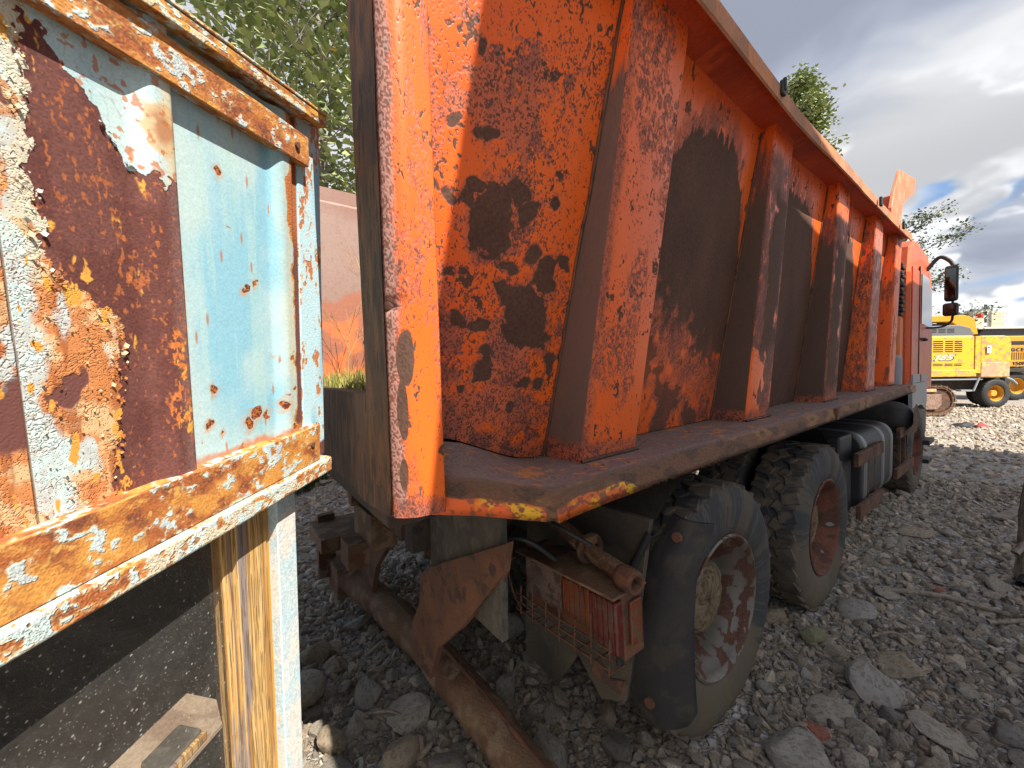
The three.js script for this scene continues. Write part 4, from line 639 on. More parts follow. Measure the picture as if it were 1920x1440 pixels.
// below: white post, wooden jamb, glass
M.whitePost = lit(mottled([0.56, 0.57, 0.55], [0.42, 0.55, 0.60], [0.60, 0.57, 0.52], { f: 5, size: 512 }), 0.002);
M.wood = lit(texture(256, 1536, (x, y, o) => { const a = x * 0.12, h = y * 0.9, wv = 0.02 * (fbm(a * 14, h * 2.6, 3) - 0.5), g = fbm((a + wv) * 150, h * 1.6, 4), f = fbm((a + wv) * 620, h * 14, 2); o[0] = 0.50; o[1] = 0.29; o[2] = 0.085; mix3(o, [0.60, 0.40, 0.17], sm(0.40, 0.65, g)); mix3(o, [0.36, 0.18, 0.05], sm(0.55, 0.68, fbm((a + wv) * 90 + 8, h * 1.2, 3))); const grey = sm(0.55, 0.61, fbm((a + wv) * 34 + 3, h * 1.5, 4) + 0.14 * sm(0.045, 0.075, a) * sm(0.115, 0.095, a)); mix3(o, [0.23, 0.19, 0.18], grey * 0.9); mix3(o, [0.12, 0.07, 0.035], sm(0.62, 0.70, f) * 0.75); o[3] = 0.5 + 0.2 * g - 0.3 * sm(0.62, 0.70, f) - 0.06 * grey; o[4] = 0.85; }).map((t) => { t.repeat.set(1 / 0.12, 1 / 0.9); return t; }), 0.003);
mesh('white_post', bx(-0.178, -0.111, -1.30, -0.047, -0.095, -0.030, 0.004), M.whitePost, hut);
{
  const win = new THREE.Group(); win.name = 'window'; hut.add(win);
  mesh('jamb', bx(-0.277, -0.190, -1.10, -0.047, -0.12, -0.050, 0.004), M.wood, win);
  mesh('jamb_edge', bx(-0.189, -0.172, -1.10, -0.047, -0.12, -0.056, 0.003), plain(0.50, 0.24, 0.03, 0.7), win);
  mesh('glazing_bead', bx(-0.302, -0.278, -1.10, -0.075, -0.075, -0.064, 0.004), M.wood, win);
  mesh('top_sash', bx(-1.65, -0.278, -0.078, -0.047, -0.12, -0.056, 0.004), M.wood, win);
  mesh('window_sill', bx(-1.65, -0.19, -1.14, -1.10, -0.14, -0.02, 0.004), M.wood, win);
  mesh('pane', bx(-1.64, -0.280, -1.10, -0.07, -0.084, -0.080, 0), new THREE.MeshPhysicalMaterial({ color: 0xffffff, transmission: 1, roughness: 0.02, thickness: 0, ior: 1.5 }), win);
  const w = 1024, h = 1024, a = new Uint8Array(w * h * 4); for (let j = 0; j < h; j++) for (let i = 0; i < w; i++) { const X = i / w, Y = j / h; worley(X * 170 + 2 * vn(X * 30, Y * 30), Y * 170); const sp = W.id < 0.20 ? sm(0.34 * (0.3 + W.id * 4), 0.03, W.f1) : 0; worley(X * 60, Y * 60); const bg = W.id < 0.10 ? sm(0.22, 0.05, W.f1) : 0; const film = 0.03 + 0.06 * fbm(X * 14, Y * 14, 4) + 0.06 * vn(X * 400, Y * 400) * vn(X * 90, Y * 90), v = clamp(film + sp * 0.45 + bg * 0.55); const k = (j * w + i) * 4; a[k] = a[k + 1] = a[k + 2] = v * 255; a[k + 3] = 255; }
  const am = new THREE.DataTexture(a, w, h); am.magFilter = THREE.LinearFilter; am.wrapS = am.wrapT = THREE.RepeatWrapping; am.repeat.set(1.2, 1.2); am.needsUpdate = true;
  const dm = plain(0.42, 0.40, 0.36, 0.95, { transparent: true, alphaMap: am });
  mesh('window_dust', metric(new THREE.PlaneGeometry(1.36, 1.03)).translate(-0.96, -0.585, -0.0775), dm, win);
}
// lower wall, ends, inside
M.inside = lit(mottled([0.075, 0.07, 0.06], [0.055, 0.05, 0.045], [0.09, 0.08, 0.06], { f: 4 }), 0.003);
mesh('lower_wall', bx(-1.68, -0.19, -1.30, -1.14, -0.09, -0.03), M.cornerBlue, hut);
mesh('end_wall', bx(-0.13, -0.105, -1.30, 0.0, -1.70, -0.098), M.inside, hut);
mesh('end_wall', bx(-0.06, -0.03, 0.0, 0.87, -1.70, -0.102), M.cornerBlue, hut);
mesh('end_wall', bx(-1.71, -1.685, -1.30, 0.87, -1.70, -0.03), M.cornerBlue, hut);
mesh('back_wall', bx(-1.69, -0.04, -1.30, 0.87, -1.74, -1.70), M.inside, hut);
mesh('floor', bx(-1.68, -0.14, -1.30, -1.26, -1.69, -0.10), M.inside, hut);
mesh('inner_lining', bx(-1.68, -0.10, -0.04, 0.85, -0.075, -0.065), M.inside, hut);
// boards lying inside, under the window
{
  const brd = lit(mottled([0.30, 0.22, 0.15], [0.36, 0.27, 0.19], [0.22, 0.15, 0.10], { f: 3, streak: 4 }), 0.002);
  const b = thing('leaning_board', 'pale brown board lying inside the hut behind its dusty window', 'board'); b.quaternion.copy(hut.quaternion); b.position.copy(hut.position);
  mesh('panel', bx(-0.52, -0.22, -0.635, -0.62, -0.55, -0.125, 0.003), brd, b); mesh('panel', bx(-0.82, -0.527, -0.635, -0.621, -0.55, -0.125, 0.003), brd, b);
  const c = thing('wooden_block', 'short weathered timber block inside the hut near the wooden window jamb', 'block'); c.quaternion.copy(hut.quaternion); c.position.copy(hut.position);
  mesh('block_body', bx(-0.40, -0.31, -0.62, -0.59, -0.20, -0.135, 0.008), M.oldPaint, c); mesh('yellow_end', bx(-0.40, -0.31, -0.618, -0.594, -0.134, -0.124, 0.003), M.wood, c);
}

// ------------------------------------------------------------------ unseen shade caster behind the viewpoint, added as a building, sized for the shadow
{
  const b = thing('unseen_shade_building', 'tall pale grey block added unseen behind the viewpoint to shade the yard', 'building');
  b.position.copy(truck.position); b.quaternion.copy(truck.quaternion);
  const wallM = lit(mottled([0.50, 0.49, 0.46], [0.46, 0.45, 0.42], [0.55, 0.54, 0.51], { f: 4 }), 0.003);
  mesh('wall', bx(0.62, 11.2, -0.1, 25.55, 20.0, 32, 0), wallM, b);
  mesh('parapet', bx(0.70, 11.1, 25.55, 26.42, 20.0, 31.9, 0), wallM, b);  // set in a little so the cast shadow edge steps on the rear post
  for (let f = 0; f < 8; f++) for (let k = 0; k < 4; k++) { const x = 1.9 + k * 2.4, y = 1.0 + f * 3; const w = mesh('window', bx(x, x + 1.4, y, y + 1.4, 19.97, 20.02, 0), M.glassDark, b); mesh('window_frame', join([bx(x - 0.05, x, y - 0.05, y + 1.45, 19.95, 20.01, 0), bx(x + 1.4, x + 1.45, y - 0.05, y + 1.45, 19.95, 20.01, 0), bx(x - 0.001, x + 1.401, y + 1.4, y + 1.45, 19.95, 20.01, 0), bx(x - 0.001, x + 1.401, y - 0.05, y, 19.95, 20.01, 0)]), M.greyPlastic, w); }
}

// ------------------------------------------------------------------ soil, grass and weeds in the truck bed
const toWorld = (u, y, v) => { const c = Math.cos(truck.rotation.y), s = Math.sin(truck.rotation.y); return [truck.position.x + u * c + v * s, y, truck.position.z - u * s + v * c]; };
{
  const soil = grid(60, 40, (i, j) => { const u = lerp(-1.19, 3.8, i), v = lerp(-0.30, -2.26, j), p = toWorld(u, 1.425 + 0.05 * (fbm(u * 4, v * 4, 4) - 0.5) + 0.05 * sm(-1.1, -0.6, u), v); return [...p, u, v]; });
  solo('soil_heap', soil, lit(mottled([0.10, 0.075, 0.05], [0.15, 0.11, 0.07], [0.07, 0.055, 0.04]), 0.015), 'layer of dry soil filling the floor of the truck bed', 'soil');
  const r = rng(5), pos = [], col = [], idx = [];
  const blade = (x, y, z, h, w, a, lean, c) => { const n = pos.length / 3, dx = Math.cos(a) * w, dz = Math.sin(a) * w, lx = Math.cos(a + 1.3) * lean, lz = Math.sin(a + 1.3) * lean; pos.push(x - dx, y, z - dz, x + dx, y, z + dz, x - dx * 0.6 + lx * 0.4, y + h * 0.6, z - dz * 0.6 + lz * 0.4, x + dx * 0.6 + lx * 0.4, y + h * 0.6, z + dz * 0.6 + lz * 0.4, x + lx, y + h, z + lz); for (let k = 0; k < 5; k++) col.push(...c); idx.push(n, n + 1, n + 3, n, n + 3, n + 2, n + 2, n + 3, n + 4); };
  const build = () => { const g = new THREE.BufferGeometry(); g.setAttribute('position', new THREE.Float32BufferAttribute(pos.splice(0), 3)); g.setAttribute('color', new THREE.Float32BufferAttribute(col.splice(0), 3)); g.setIndex(idx.splice(0)); g.computeVertexNormals(); return g; };
  const gm = plain(1, 1, 1, 0.8, { vertexColors: true, transmission: 0.25, thickness: 0 });
  for (let k = 0; k < 9000; k++) { const u = lerp(-1.12, 0.6, Math.pow(r(), 1.3)), v = lerp(-0.35, -2.2, r()); if (fbm(u * 3, v * 3, 2) < 0.36) continue; const [x, y, z] = toWorld(u, 1.43 + 0.05 * sm(-1.1, -0.6, u), v), t = r(); blade(x, y, z, 0.03 + 0.10 * r() * r(), 0.0018 + 0.0015 * r(), r() * 6.3, 0.12 * r() * r(), t < 0.5 ? [0.30, 0.29, 0.04] : t < 0.75 ? [0.18, 0.20, 0.03] : [0.46, 0.38, 0.14]); }
  const g = mesh('grass', build(), gm, scene); g.userData = { kind: 'stuff', label: 'yellow green grass growing on the soil in the truck bed', category: 'grass' };
  // dark tuft behind the hut, between hut and truck
  for (let k = 0; k < 1800; k++) { const a = r() * 6.28, d = Math.sqrt(r()) * 0.6, x = -2.9 + Math.cos(a) * d, z = -4.9 + Math.sin(a) * d * 1.2; blade(x, groundH(x, z) - 0.01, z, 0.25 + 0.5 * r(), 0.006, r() * 6.3, 0.25 * r(), [0.035 + 0.03 * r(), 0.06 + 0.04 * r(), 0.015]); }
  solo('grass_tuft', build(), gm, 'dark green grass tuft on the ground in the gap between hut and truck tail', 'grass');
  // dry branching weeds against the far wall
  const weedM = plain(0.42, 0.24, 0.10, 0.9);
  const weed = (u, v, H, seed, label) => { const q = rng(seed), parts = [], grow = (p, dir, len, rad, depth) => { const e = [p[0] + dir[0] * len, p[1] + dir[1] * len, p[2] + dir[2] * len]; parts.push(bar(p, e, rad, 5)); if (depth > 0) for (let k = 0; k < 4; k++) { const t = 0.35 + 0.65 * q(), s = [lerp(p[0], e[0], t), lerp(p[1], e[1], t), lerp(p[2], e[2], t)], a = q() * 6.28, d = [dir[0] + Math.cos(a) * 0.55, dir[1] + 0.1, dir[2] + Math.sin(a) * 0.55], n = Math.hypot(...d); grow(s, d.map((x) => x / n), len * (0.42 + 0.2 * q()), rad * 0.6, depth - 1); } };
    grow(toWorld(u, 1.44, v), [0.05, 1, 0.02], H, 0.0035, 3); solo('dry_weed', join(parts), weedM, label, 'weed', 'dry weeds in the truck bed'); };
  weed(-0.78, -1.75, 0.62, 3, 'tallest dry branching weed in the truck bed against the rusty far wall'); weed(-0.88, -1.9, 0.36, 9, 'short dry weed in the truck bed close beside the blue hut corner'); weed(-0.66, -1.55, 0.42, 14, 'dry weed in the truck bed nearest the dark rear post');
  // twisted scrap standing on the tail beam beside the post
  const sg = new THREE.TubeGeometry(new THREE.CatmullRomCurve3([[0, 0, 0], [0.004, 0.04, 0.006], [-0.004, 0.075, 0.0], [0.006, 0.12, -0.006], [0.0, 0.16, -0.012], [-0.004, 0.20, -0.018]].map((p) => new THREE.Vector3(...p))), 50, 0.018, 14, false), sp = sg.attributes.position; for (let i = 0; i < sp.count; i++) { const y = sp.getY(i), k = table([0, 0.03, 0.07, 0.085, 0.11, 0.15, 0.19, 0.2], [1.0, 0.9, 1.0, 0.45, 1.1, 1.25, 0.5, 0.2])(y), d = 1 + 0.7 * (fbm(sp.getX(i) * 90 + y * 30, sp.getZ(i) * 90 + y * 44, 3) - 0.5); sp.setX(i, sp.getX(i) * k * d); sp.setZ(i, sp.getZ(i) * k * d); } sg.computeVertexNormals();
  const s = solo('twisted_scrap', metric(sg), M.rustDark, 'dark twisted strip of scrap standing on the tail beam beside the rear post', 'scrap'); s.position.set(...toWorld(-1.20, 1.437, -0.36)); s.rotation.y = 0.6;
}

// ------------------------------------------------------------------ trees
const LEAFM = plain(1, 1, 1, 0.5, { vertexColors: true, transmission: 0.25, thickness: 0 });
const BARK = lit(mottled([0.17, 0.15, 0.12], [0.24, 0.22, 0.19], [0.10, 0.085, 0.07], { f: 6, streak: 3 }), 0.01);
function tree(name, label, x, z, H, { r = 2, base = 1.5, leaves = 6000, size = 0.06, spread = 0.35, seed = 1, cols = [[0.22, 0.27, 0.075], [0.32, 0.36, 0.13], [0.13, 0.18, 0.05]], limbs = 16, upright = 0.6, twigs = 9, dome = 1 }) {
  const q = rng(seed), t = thing(name, label, 'tree'); t.position.set(x, groundH(x, z), z);
  const wood = [], tips = [];
  const limb = (p, d, len, rad, depth) => {
    const pts = [p]; let c = p.clone(), dir = d.clone(); const n = 4;
    for (let k = 0; k < n; k++) { dir.add(new THREE.Vector3((q() - 0.5) * 0.5, (q() - 0.35) * 0.3 * upright, (q() - 0.5) * 0.5)).normalize(); c = c.clone().addScaledVector(dir, len / n); pts.push(c); if (depth < 2 || k > 0) tips.push([c, depth]); }
    for (let k = 0; k < n; k++) { const a = pts[k], b = pts[k + 1], g = new THREE.CylinderGeometry(rad * (1 - (k + 1) / (n + 1)), rad * (1 - k / (n + 1)), a.distanceTo(b) * 1.04, depth ? 5 : 8); g.applyQuaternion(new THREE.Quaternion().setFromUnitVectors(new THREE.Vector3(0, 1, 0), b.clone().sub(a).normalize())); g.translate((a.x + b.x) / 2, (a.y + b.y) / 2, (a.z + b.z) / 2); wood.push(metric(g)); }
    if (depth < 2) for (let k = 0; k < (depth ? 4 : twigs); k++) { const s = pts[1 + Math.floor(q() * n)], a = q() * 6.283, dd = dir.clone().add(new THREE.Vector3(Math.cos(a), (q() - 0.3) * 0.9, Math.sin(a))).normalize(); limb(s, dd, len * (0.35 + 0.25 * q()), rad * 0.45, depth + 1); }
  };
  const tr = new THREE.CylinderGeometry(H * 0.006, H * 0.018, H * 0.96, 12, 8); tr.translate(0, H * 0.48, 0); mesh('trunk', metric(tr), BARK, t);
  for (let k = 0; k < limbs; k++) { const y = lerp(base, H * 0.93, k / limbs), a = k * 2.4 + q(), f = Math.sqrt(Math.max(0.05, 1 - Math.pow((y - base) / (H - base), 2 * dome))), L = r * (0.5 + 0.5 * q()) * f; limb(new THREE.Vector3(0, y, 0), new THREE.Vector3(Math.cos(a), upright, Math.sin(a)).normalize(), L, 0.012 * H * 0.28, 0); }
  tips.push([new THREE.Vector3(0, H * 0.97, 0), 1], [new THREE.Vector3(0, H * 0.92, 0), 1]);
  mesh('limbs', join(wood), BARK, t);
  const pos = [], col = [], idx = [];
  for (let k = 0; k < leaves; k++) {
    const [p] = tips[Math.floor(q() * tips.length)], g = () => (q() + q() + q() - 1.5) * 0.9 * spread, c = new THREE.Vector3(p.x + g(), p.y + g() - 0.08 * spread, p.z + g());
    const a = q() * 6.283, tilt = (q() - 0.5) * 2.4, s = size * (0.6 + 0.7 * q()), u = new THREE.Vector3(Math.cos(a), Math.sin(tilt) * 0.9 - 0.5, Math.sin(a)).normalize(), w = new THREE.Vector3(-Math.sin(a), (q() - 0.5), Math.cos(a)).normalize(), n = pos.length / 3, up = u.clone().cross(w).multiplyScalar(s * 0.18);
    const A = c, B = c.clone().addScaledVector(u, s * 0.45).addScaledVector(w, s * 0.42).add(up), C = c.clone().addScaledVector(u, s * 1.1), D = c.clone().addScaledVector(u, s * 0.45).addScaledVector(w, -s * 0.42).add(up);
    for (const v of [A, B, C, D]) pos.push(v.x, v.y, v.z); let cc = cols[Math.floor(q() * cols.length)]; if (q() < 0.006) cc = [0.5, 0.36, 0.03]; const j = 0.75 + 0.5 * q(); for (let m = 0; m < 4; m++) col.push(cc[0] * j, cc[1] * j, cc[2] * j); idx.push(n, n + 1, n + 2, n, n + 2, n + 3);
  }
  const g = new THREE.BufferGeometry(); g.setAttribute('position', new THREE.Float32BufferAttribute(pos, 3)); g.setAttribute('color', new THREE.Float32BufferAttribute(col, 3)); g.setIndex(idx); g.computeVertexNormals(); mesh('crown', g, LEAFM, t); return t;
}
tree('poplar_tree', 'leafy green poplar standing behind the hut roof and the truck tail', -3.6, -7.6, 9.5, { r: 3.3, base: 2.0, leaves: 13500, size: 0.125, spread: 0.55, seed: 4, limbs: 24, twigs: 8, upright: 0.35 });
tree('poplar_tree', 'slender poplar whose top shows above the middle of the truck body', 10.6, -14.2, 12.2, { r: 1.7, base: 4.0, leaves: 15000, size: 0.13, spread: 0.36, seed: 8, limbs: 34, twigs: 6, upright: 1.5, dome: 0.8 });
tree('airy_tree', 'thin branched tree showing past the truck cab behind its mirrors', 18.5, -18.6, 8.6, { r: 2.3, base: 1.6, leaves: 6500, size: 0.12, spread: 0.34, seed: 12, limbs: 17, twigs: 6, upright: 0.5, cols: [[0.10, 0.13, 0.06], [0.14, 0.17, 0.08], [0.07, 0.10, 0.04]] });

// ------------------------------------------------------------------ machines and buildings in the distance
const YEL = (wear) => lit(texture(512, 512, (x, y, o) => { const n = fbm(x * 7, y * 7, 5), f = vn(x * 200, y * 200); o[0] = 0.66; o[1] = 0.41; o[2] = 0.02; const k = sm(0.62 - wear, 0.66 - wear, n); mix3(o, [0.50, 0.24, 0.14], k); mix3(o, [0.75, 0.58, 0.16], sm(0.5, 0.56, fbm(x * 18, y * 18, 3)) * wear * 2); worley(x * 9 + n * 3, y * 9 + n * 2); if (W.f2 - W.f1 < 0.03 && wear > 0.05) mix3(o, [0.12, 0.06, 0.03], 0.8); const g = 0.9 + 0.2 * f; for (let c = 0; c < 3; c++) o[c] *= g; o[3] = 0.5; o[4] = 0.5; }), 0.002);
M.yellow = YEL(0.0); M.yellowWorn = YEL(0.10); M.yellowBare = lit(mottled([0.50, 0.26, 0.17], [0.58, 0.32, 0.2], [0.68, 0.48, 0.12], { f: 5 }), 0.003); M.yellowDeep = plain(0.62, 0.28, 0.012, 0.45);
const font = await new FontLoader().loadAsync('fonts/droid/droid_sans_bold.typeface.json');
function letters(str, h, depth, slant = 0) { const g = new TextGeometry(str, { font, size: h, depth, curveSegments: 4, bevelEnabled: false }), p = g.attributes.position; for (let i = 0; i < p.count; i++) p.setX(i, p.getX(i) + slant * p.getY(i)); return g; }
{
  const e = thing('wheeled_excavator', 'yellow wheeled excavator numbered 185 parked behind the truck cab', 'excavator'); e.position.set(0, 0, -14.27); e.rotation.y = 0;
  // here x is the world's x in metres, y up, z towards the viewer
  mesh('engine_cover', bx(15.25, 16.98, 1.28, 2.66, -2.3, 0, 0.10), M.yellow, e);
  mesh('lower_skirt', bx(15.25, 17.02, 1.14, 1.40, -2.3, 0.012, 0.03), M.yellowWorn, e);
  mesh('cover_seam', bx(16.965, 17.20, 1.27, 2.62, -2.2, 0.006, 0.01), M.yellowWorn, e);
  const cw = new THREE.Shape(); cw.moveTo(17.18, 1.70); cw.lineTo(17.18, 2.60); cw.lineTo(18.00, 2.60); cw.quadraticCurveTo(18.22, 2.58, 18.24, 2.36); cw.lineTo(18.24, 1.70); cw.lineTo(17.18, 1.70);
  mesh('counterweight', metric(new THREE.ExtrudeGeometry(cw, { depth: 2.3, bevelEnabled: true, bevelSize: 0.04, bevelThickness: 0.06, bevelSegments: 3 }).translate(0, 0, -2.34)), M.yellowWorn, e);
  mesh('counterweight_base', bx(17.15, 18.24, 1.10, 1.70, -2.34, 0.03, 0.06), M.yellowBare, e);
  const lab = mesh('white_sticker', bx(17.33, 17.48, 2.0, 2.28, 0.055, 0.062, 0), plain(0.7, 0.7, 0.66, 0.6), e); mesh('sticker_mark', join([bx(17.35, 17.42, 2.18, 2.22, 0.0625, 0.065, 0), bx(17.37, 17.44, 2.06, 2.09, 0.0625, 0.065, 0)]), M.black, lab);
  // vents
  for (const [x0, x1] of [[15.42, 15.78], [15.86, 16.15], [16.20, 16.48]]) { for (let k = 0; k < 6; k++) mesh('vent_slot', bx(x0, x1, 2.05 + k * 0.075, 2.09 + k * 0.075, -0.02, 0.004, 0), M.black, e); for (let k = 0; k < 2; k++) mesh('vent_slot', bx(x0, x1, 1.545 + k * 0.055, 1.575 + k * 0.055, -0.02, 0.004, 0), M.black, e); }
  const dark = mesh('number_outline', letters('185', 0.235, 0.006, 0.55).scale(1.55, 1, 1).translate(15.30, 1.735, 0.002), M.black, e); mesh('number', letters('185', 0.20, 0.006, 0.55).scale(1.62, 1, 1).translate(15.34, 1.755, 0.008), plain(0.62, 0.63, 0.64, 0.5), e);  // larger black lettering behind the pale number forms its printed outline
  const hood = plate([[15.25, 2.66], [15.25, 2.98], [16.45, 3.02], [16.85, 2.92], [17.0, 2.66]], 2.0, 0.03).translate(0, 0, -2.1); mesh('hood', hood, plain(0.13, 0.135, 0.14, 0.5), e);
  for (const x of [15.35, 15.68, 16.0]) for (let k = 0; k < 3; k++) mesh('vent_slot', bx(x, x + 0.26, 2.77 + k * 0.055, 2.80 + k * 0.055, -0.10, -0.065, 0), M.black, e);
  const boom = new THREE.Shape(); boom.moveTo(14.2, 3.05); boom.lineTo(14.2, 3.32); boom.lineTo(16.55, 3.38); boom.quadraticCurveTo(16.95, 3.34, 17.0, 3.05); boom.lineTo(17.08, 2.70); boom.lineTo(16.95, 2.70); boom.quadraticCurveTo(16.75, 3.0, 16.35, 3.02); boom.lineTo(16.1, 3.18); boom.lineTo(15.2, 3.16); boom.lineTo(14.2, 3.05);
  mesh('boom', metric(new THREE.ExtrudeGeometry(boom, { depth: 0.5, bevelEnabled: true, bevelSize: 0.02, bevelThickness: 0.02, bevelSegments: 2 }).scale(1.052, 1.03, 1).translate(0, 0, -1.3)), M.yellowDeep, e);
  mesh('under_boom', bx(16.2, 17.6, 2.98, 3.2, -1.5, -1.0), M.black, e);
  mesh('beacon', join([bx(18.35, 18.47, 3.42, 3.58, -1.2, -1.0, 0.03), bar([18.0, 3.35, -1.1], [18.38, 3.48, -1.1], 0.025)]), plain(0.5, 0.05, 0.02, 0.35), e);
  mesh('chassis', bx(15.2, 18.4, 0.62, 1.10, -2.0, -0.4, 0.03), M.chassis, e); mesh('stay', join([bar([16.95, 0.62, -0.02], [17.15, 1.1, -0.02], 0.035), bx(15.2, 17.3, 1.02, 1.07, -0.1, -0.03), bx(16.5, 17.0, 0.6, 0.66, -0.2, -0.02)]), M.greyPlastic, e);
  mesh('mudguard', tube([[18.2, 1.10, -0.1], [18.45, 1.00, -0.1], [18.62, 0.85, -0.1]], 0.05, 14, 6), M.greyPlastic, e);
  const wheelE = (x, z, far) => { const w = new THREE.Group(); w.name = 'wheel'; e.add(w); w.position.set(x, 0.52, z); mesh('tyre', tyreGeo, M.rubber, w).scale.set(1.03, 1.03, 1.2); mesh('rim', rimGeo, plain(0.55, 0.27, 0.02, 0.55), w); const h = mesh('hub', new THREE.CylinderGeometry(0.11, 0.13, 0.14, 20).rotateX(Math.PI / 2).translate(0, 0, 0.02), plain(0.60, 0.33, 0.05, 0.5), w); for (let k = 0; k < 8; k++) mesh('nut', new THREE.CylinderGeometry(0.02, 0.02, 0.04, 6).rotateX(Math.PI / 2).translate(0.19 * Math.cos(k * 0.785), 0.19 * Math.sin(k * 0.785), -0.05), M.chassis, w); };
  wheelE(17.83, -0.2); wheelE(17.83, -2.2); wheelE(15.0, -0.2); wheelE(15.0, -2.2);
  // far tyre peeping out behind
  wheelE(18.75, -1.2);
}
{
  const e = thing('grader', 'orange and black machine with a slatted grille at the right edge of the view', 'machine'); e.position.set(0, 0, -17.2);
  mesh('hood', bx(21.65, 25.5, 1.72, 2.85, -2.2, 0, 0.05), plain(0.60, 0.27, 0.02, 0.5), e);
  mesh('black_top', plate([[20.6, 2.86], [20.9, 3.12], [25.5, 3.16], [25.5, 2.86]], 2.0, 0.02).translate(0, 0, -2.1), plain(0.05, 0.05, 0.055, 0.5), e);
  mesh('white_roof', bx(19.6, 25.5, 3.16, 3.24, -2.4, 0.1, 0.02), plain(0.62, 0.62, 0.6, 0.6), e);
  mesh('black_band', bx(21.7, 25.4, 2.45, 2.62, -0.1, 0.01, 0.01), M.black, e);
  mesh('writing', letters('GCE', 0.15, 0.01).scale(1.5, 1, 1).translate(22.0, 2.17, 0.005), M.black, e);
  for (let k = 0; k < 22; k++) mesh('grille_slat', bx(21.75 + k * 0.10, 21.79 + k * 0.10, 1.80, 2.12, -0.05, 0.012, 0), plain(0.16, 0.08, 0.01, 0.6), e);
  mesh('writing', letters('150F', 0.15, 0.01).scale(1.3, 1, 1).translate(22.05, 1.56, 0.02), M.black, e);
  mesh('sill', bx(21.6, 25.4, 1.50, 1.76, -2.0, 0.015, 0.01), plain(0.60, 0.27, 0.02, 0.5), e); mesh('step_bar', bx(21.6, 25.4, 1.26, 1.42, -0.6, 0.0, 0.02), M.chassis, e);
  mesh('body_underside', bx(21.8, 25.4, 0.6, 1.3, -2.0, -0.5, 0.02), M.greyPlastic, e);
  for (const x of [22.5, 24.6]) { const w = new THREE.Group(); w.name = 'wheel'; e.add(w); w.position.set(x, 0.62, -0.3); mesh('tyre', tyreGeo, M.rubber, w).scale.set(1.2, 1.2, 1.3); mesh('rim', rimGeo, plain(0.5, 0.25, 0.02, 0.55), w).scale.set(1.2, 1.2, 1.2); }
}
{
  const c = thing('crawler_track', 'brown crawler track with plated side standing left of the excavator wheel', 'track'); c.position.set(0, 0, -11.9); const P = [], L = 2.6, R = 0.42, cx = 13.12, N = 46;
  const at = (t) => { const per = 2 * L + 2 * Math.PI * R; let s = t * per; if (s < L) return [cx - s, 0.06 + 2 * R, Math.PI]; s -= L; if (s < Math.PI * R) { const a = Math.PI / 2 + s / R; return [cx - L + R * Math.cos(a), 0.06 + R + R * Math.sin(a), a + Math.PI / 2]; } s -= Math.PI * R; if (s < L) return [cx - L + s, 0.06, 0]; s -= L; const a = -Math.PI / 2 + s / R; return [cx + R * Math.cos(a), 0.06 + R + R * Math.sin(a), a + Math.PI / 2]; };
  for (let k = 0; k < N; k++) { const [x, y, a] = at((k + 0.3) / N), g = join([bx(-0.075, 0.07, -0.03, 0.0, -0.5, 0.02, 0), bx(-0.07, -0.03, -0.06, -0.03, -0.5, 0.02, 0), bx(-0.08, 0.08, 0.0, 0.05, -0.06, 0.0, 0)]).rotateZ(a).translate(x, y, 0); mesh('track_shoe', g, M.rustMud, c); }
  mesh('track_frame', plate([[cx - L, 0.14], [cx + 0.12, 0.14], [cx + 0.34, 0.32], [cx + 0.34, 0.62], [cx + 0.12, 0.80], [cx - L, 0.80]], 0.3, 0.01).translate(0, 0, -0.35), M.rustDark, c);
  mesh('cover_plate', plate([[cx - L, 0.22], [cx - 0.12, 0.22], [cx + 0.02, 0.36], [cx + 0.02, 0.66], [cx - L, 0.70]], 0.05, 0.01).translate(0, 0, -0.05), lit(mottled([0.24, 0.15, 0.11], [0.30, 0.19, 0.14], [0.17, 0.10, 0.07]), 0.002), c);
  mesh('bearing_box', bx(cx - 0.55, cx - 0.12, 0.74, 0.84, -0.1, 0.0, 0.02), M.yellowBare, c);
  for (const x of [cx - 0.42, cx - 0.30]) mesh('slot', bx(x, x + 0.07, 0.44, 0.465, -0.02, 0.004, 0), M.black, c);
  mesh('sprocket', new THREE.CylinderGeometry(0.30, 0.30, 0.12, 24).rotateX(Math.PI / 2).translate(cx, 0.06 + R, -0.35), M.rustDark, c);
}
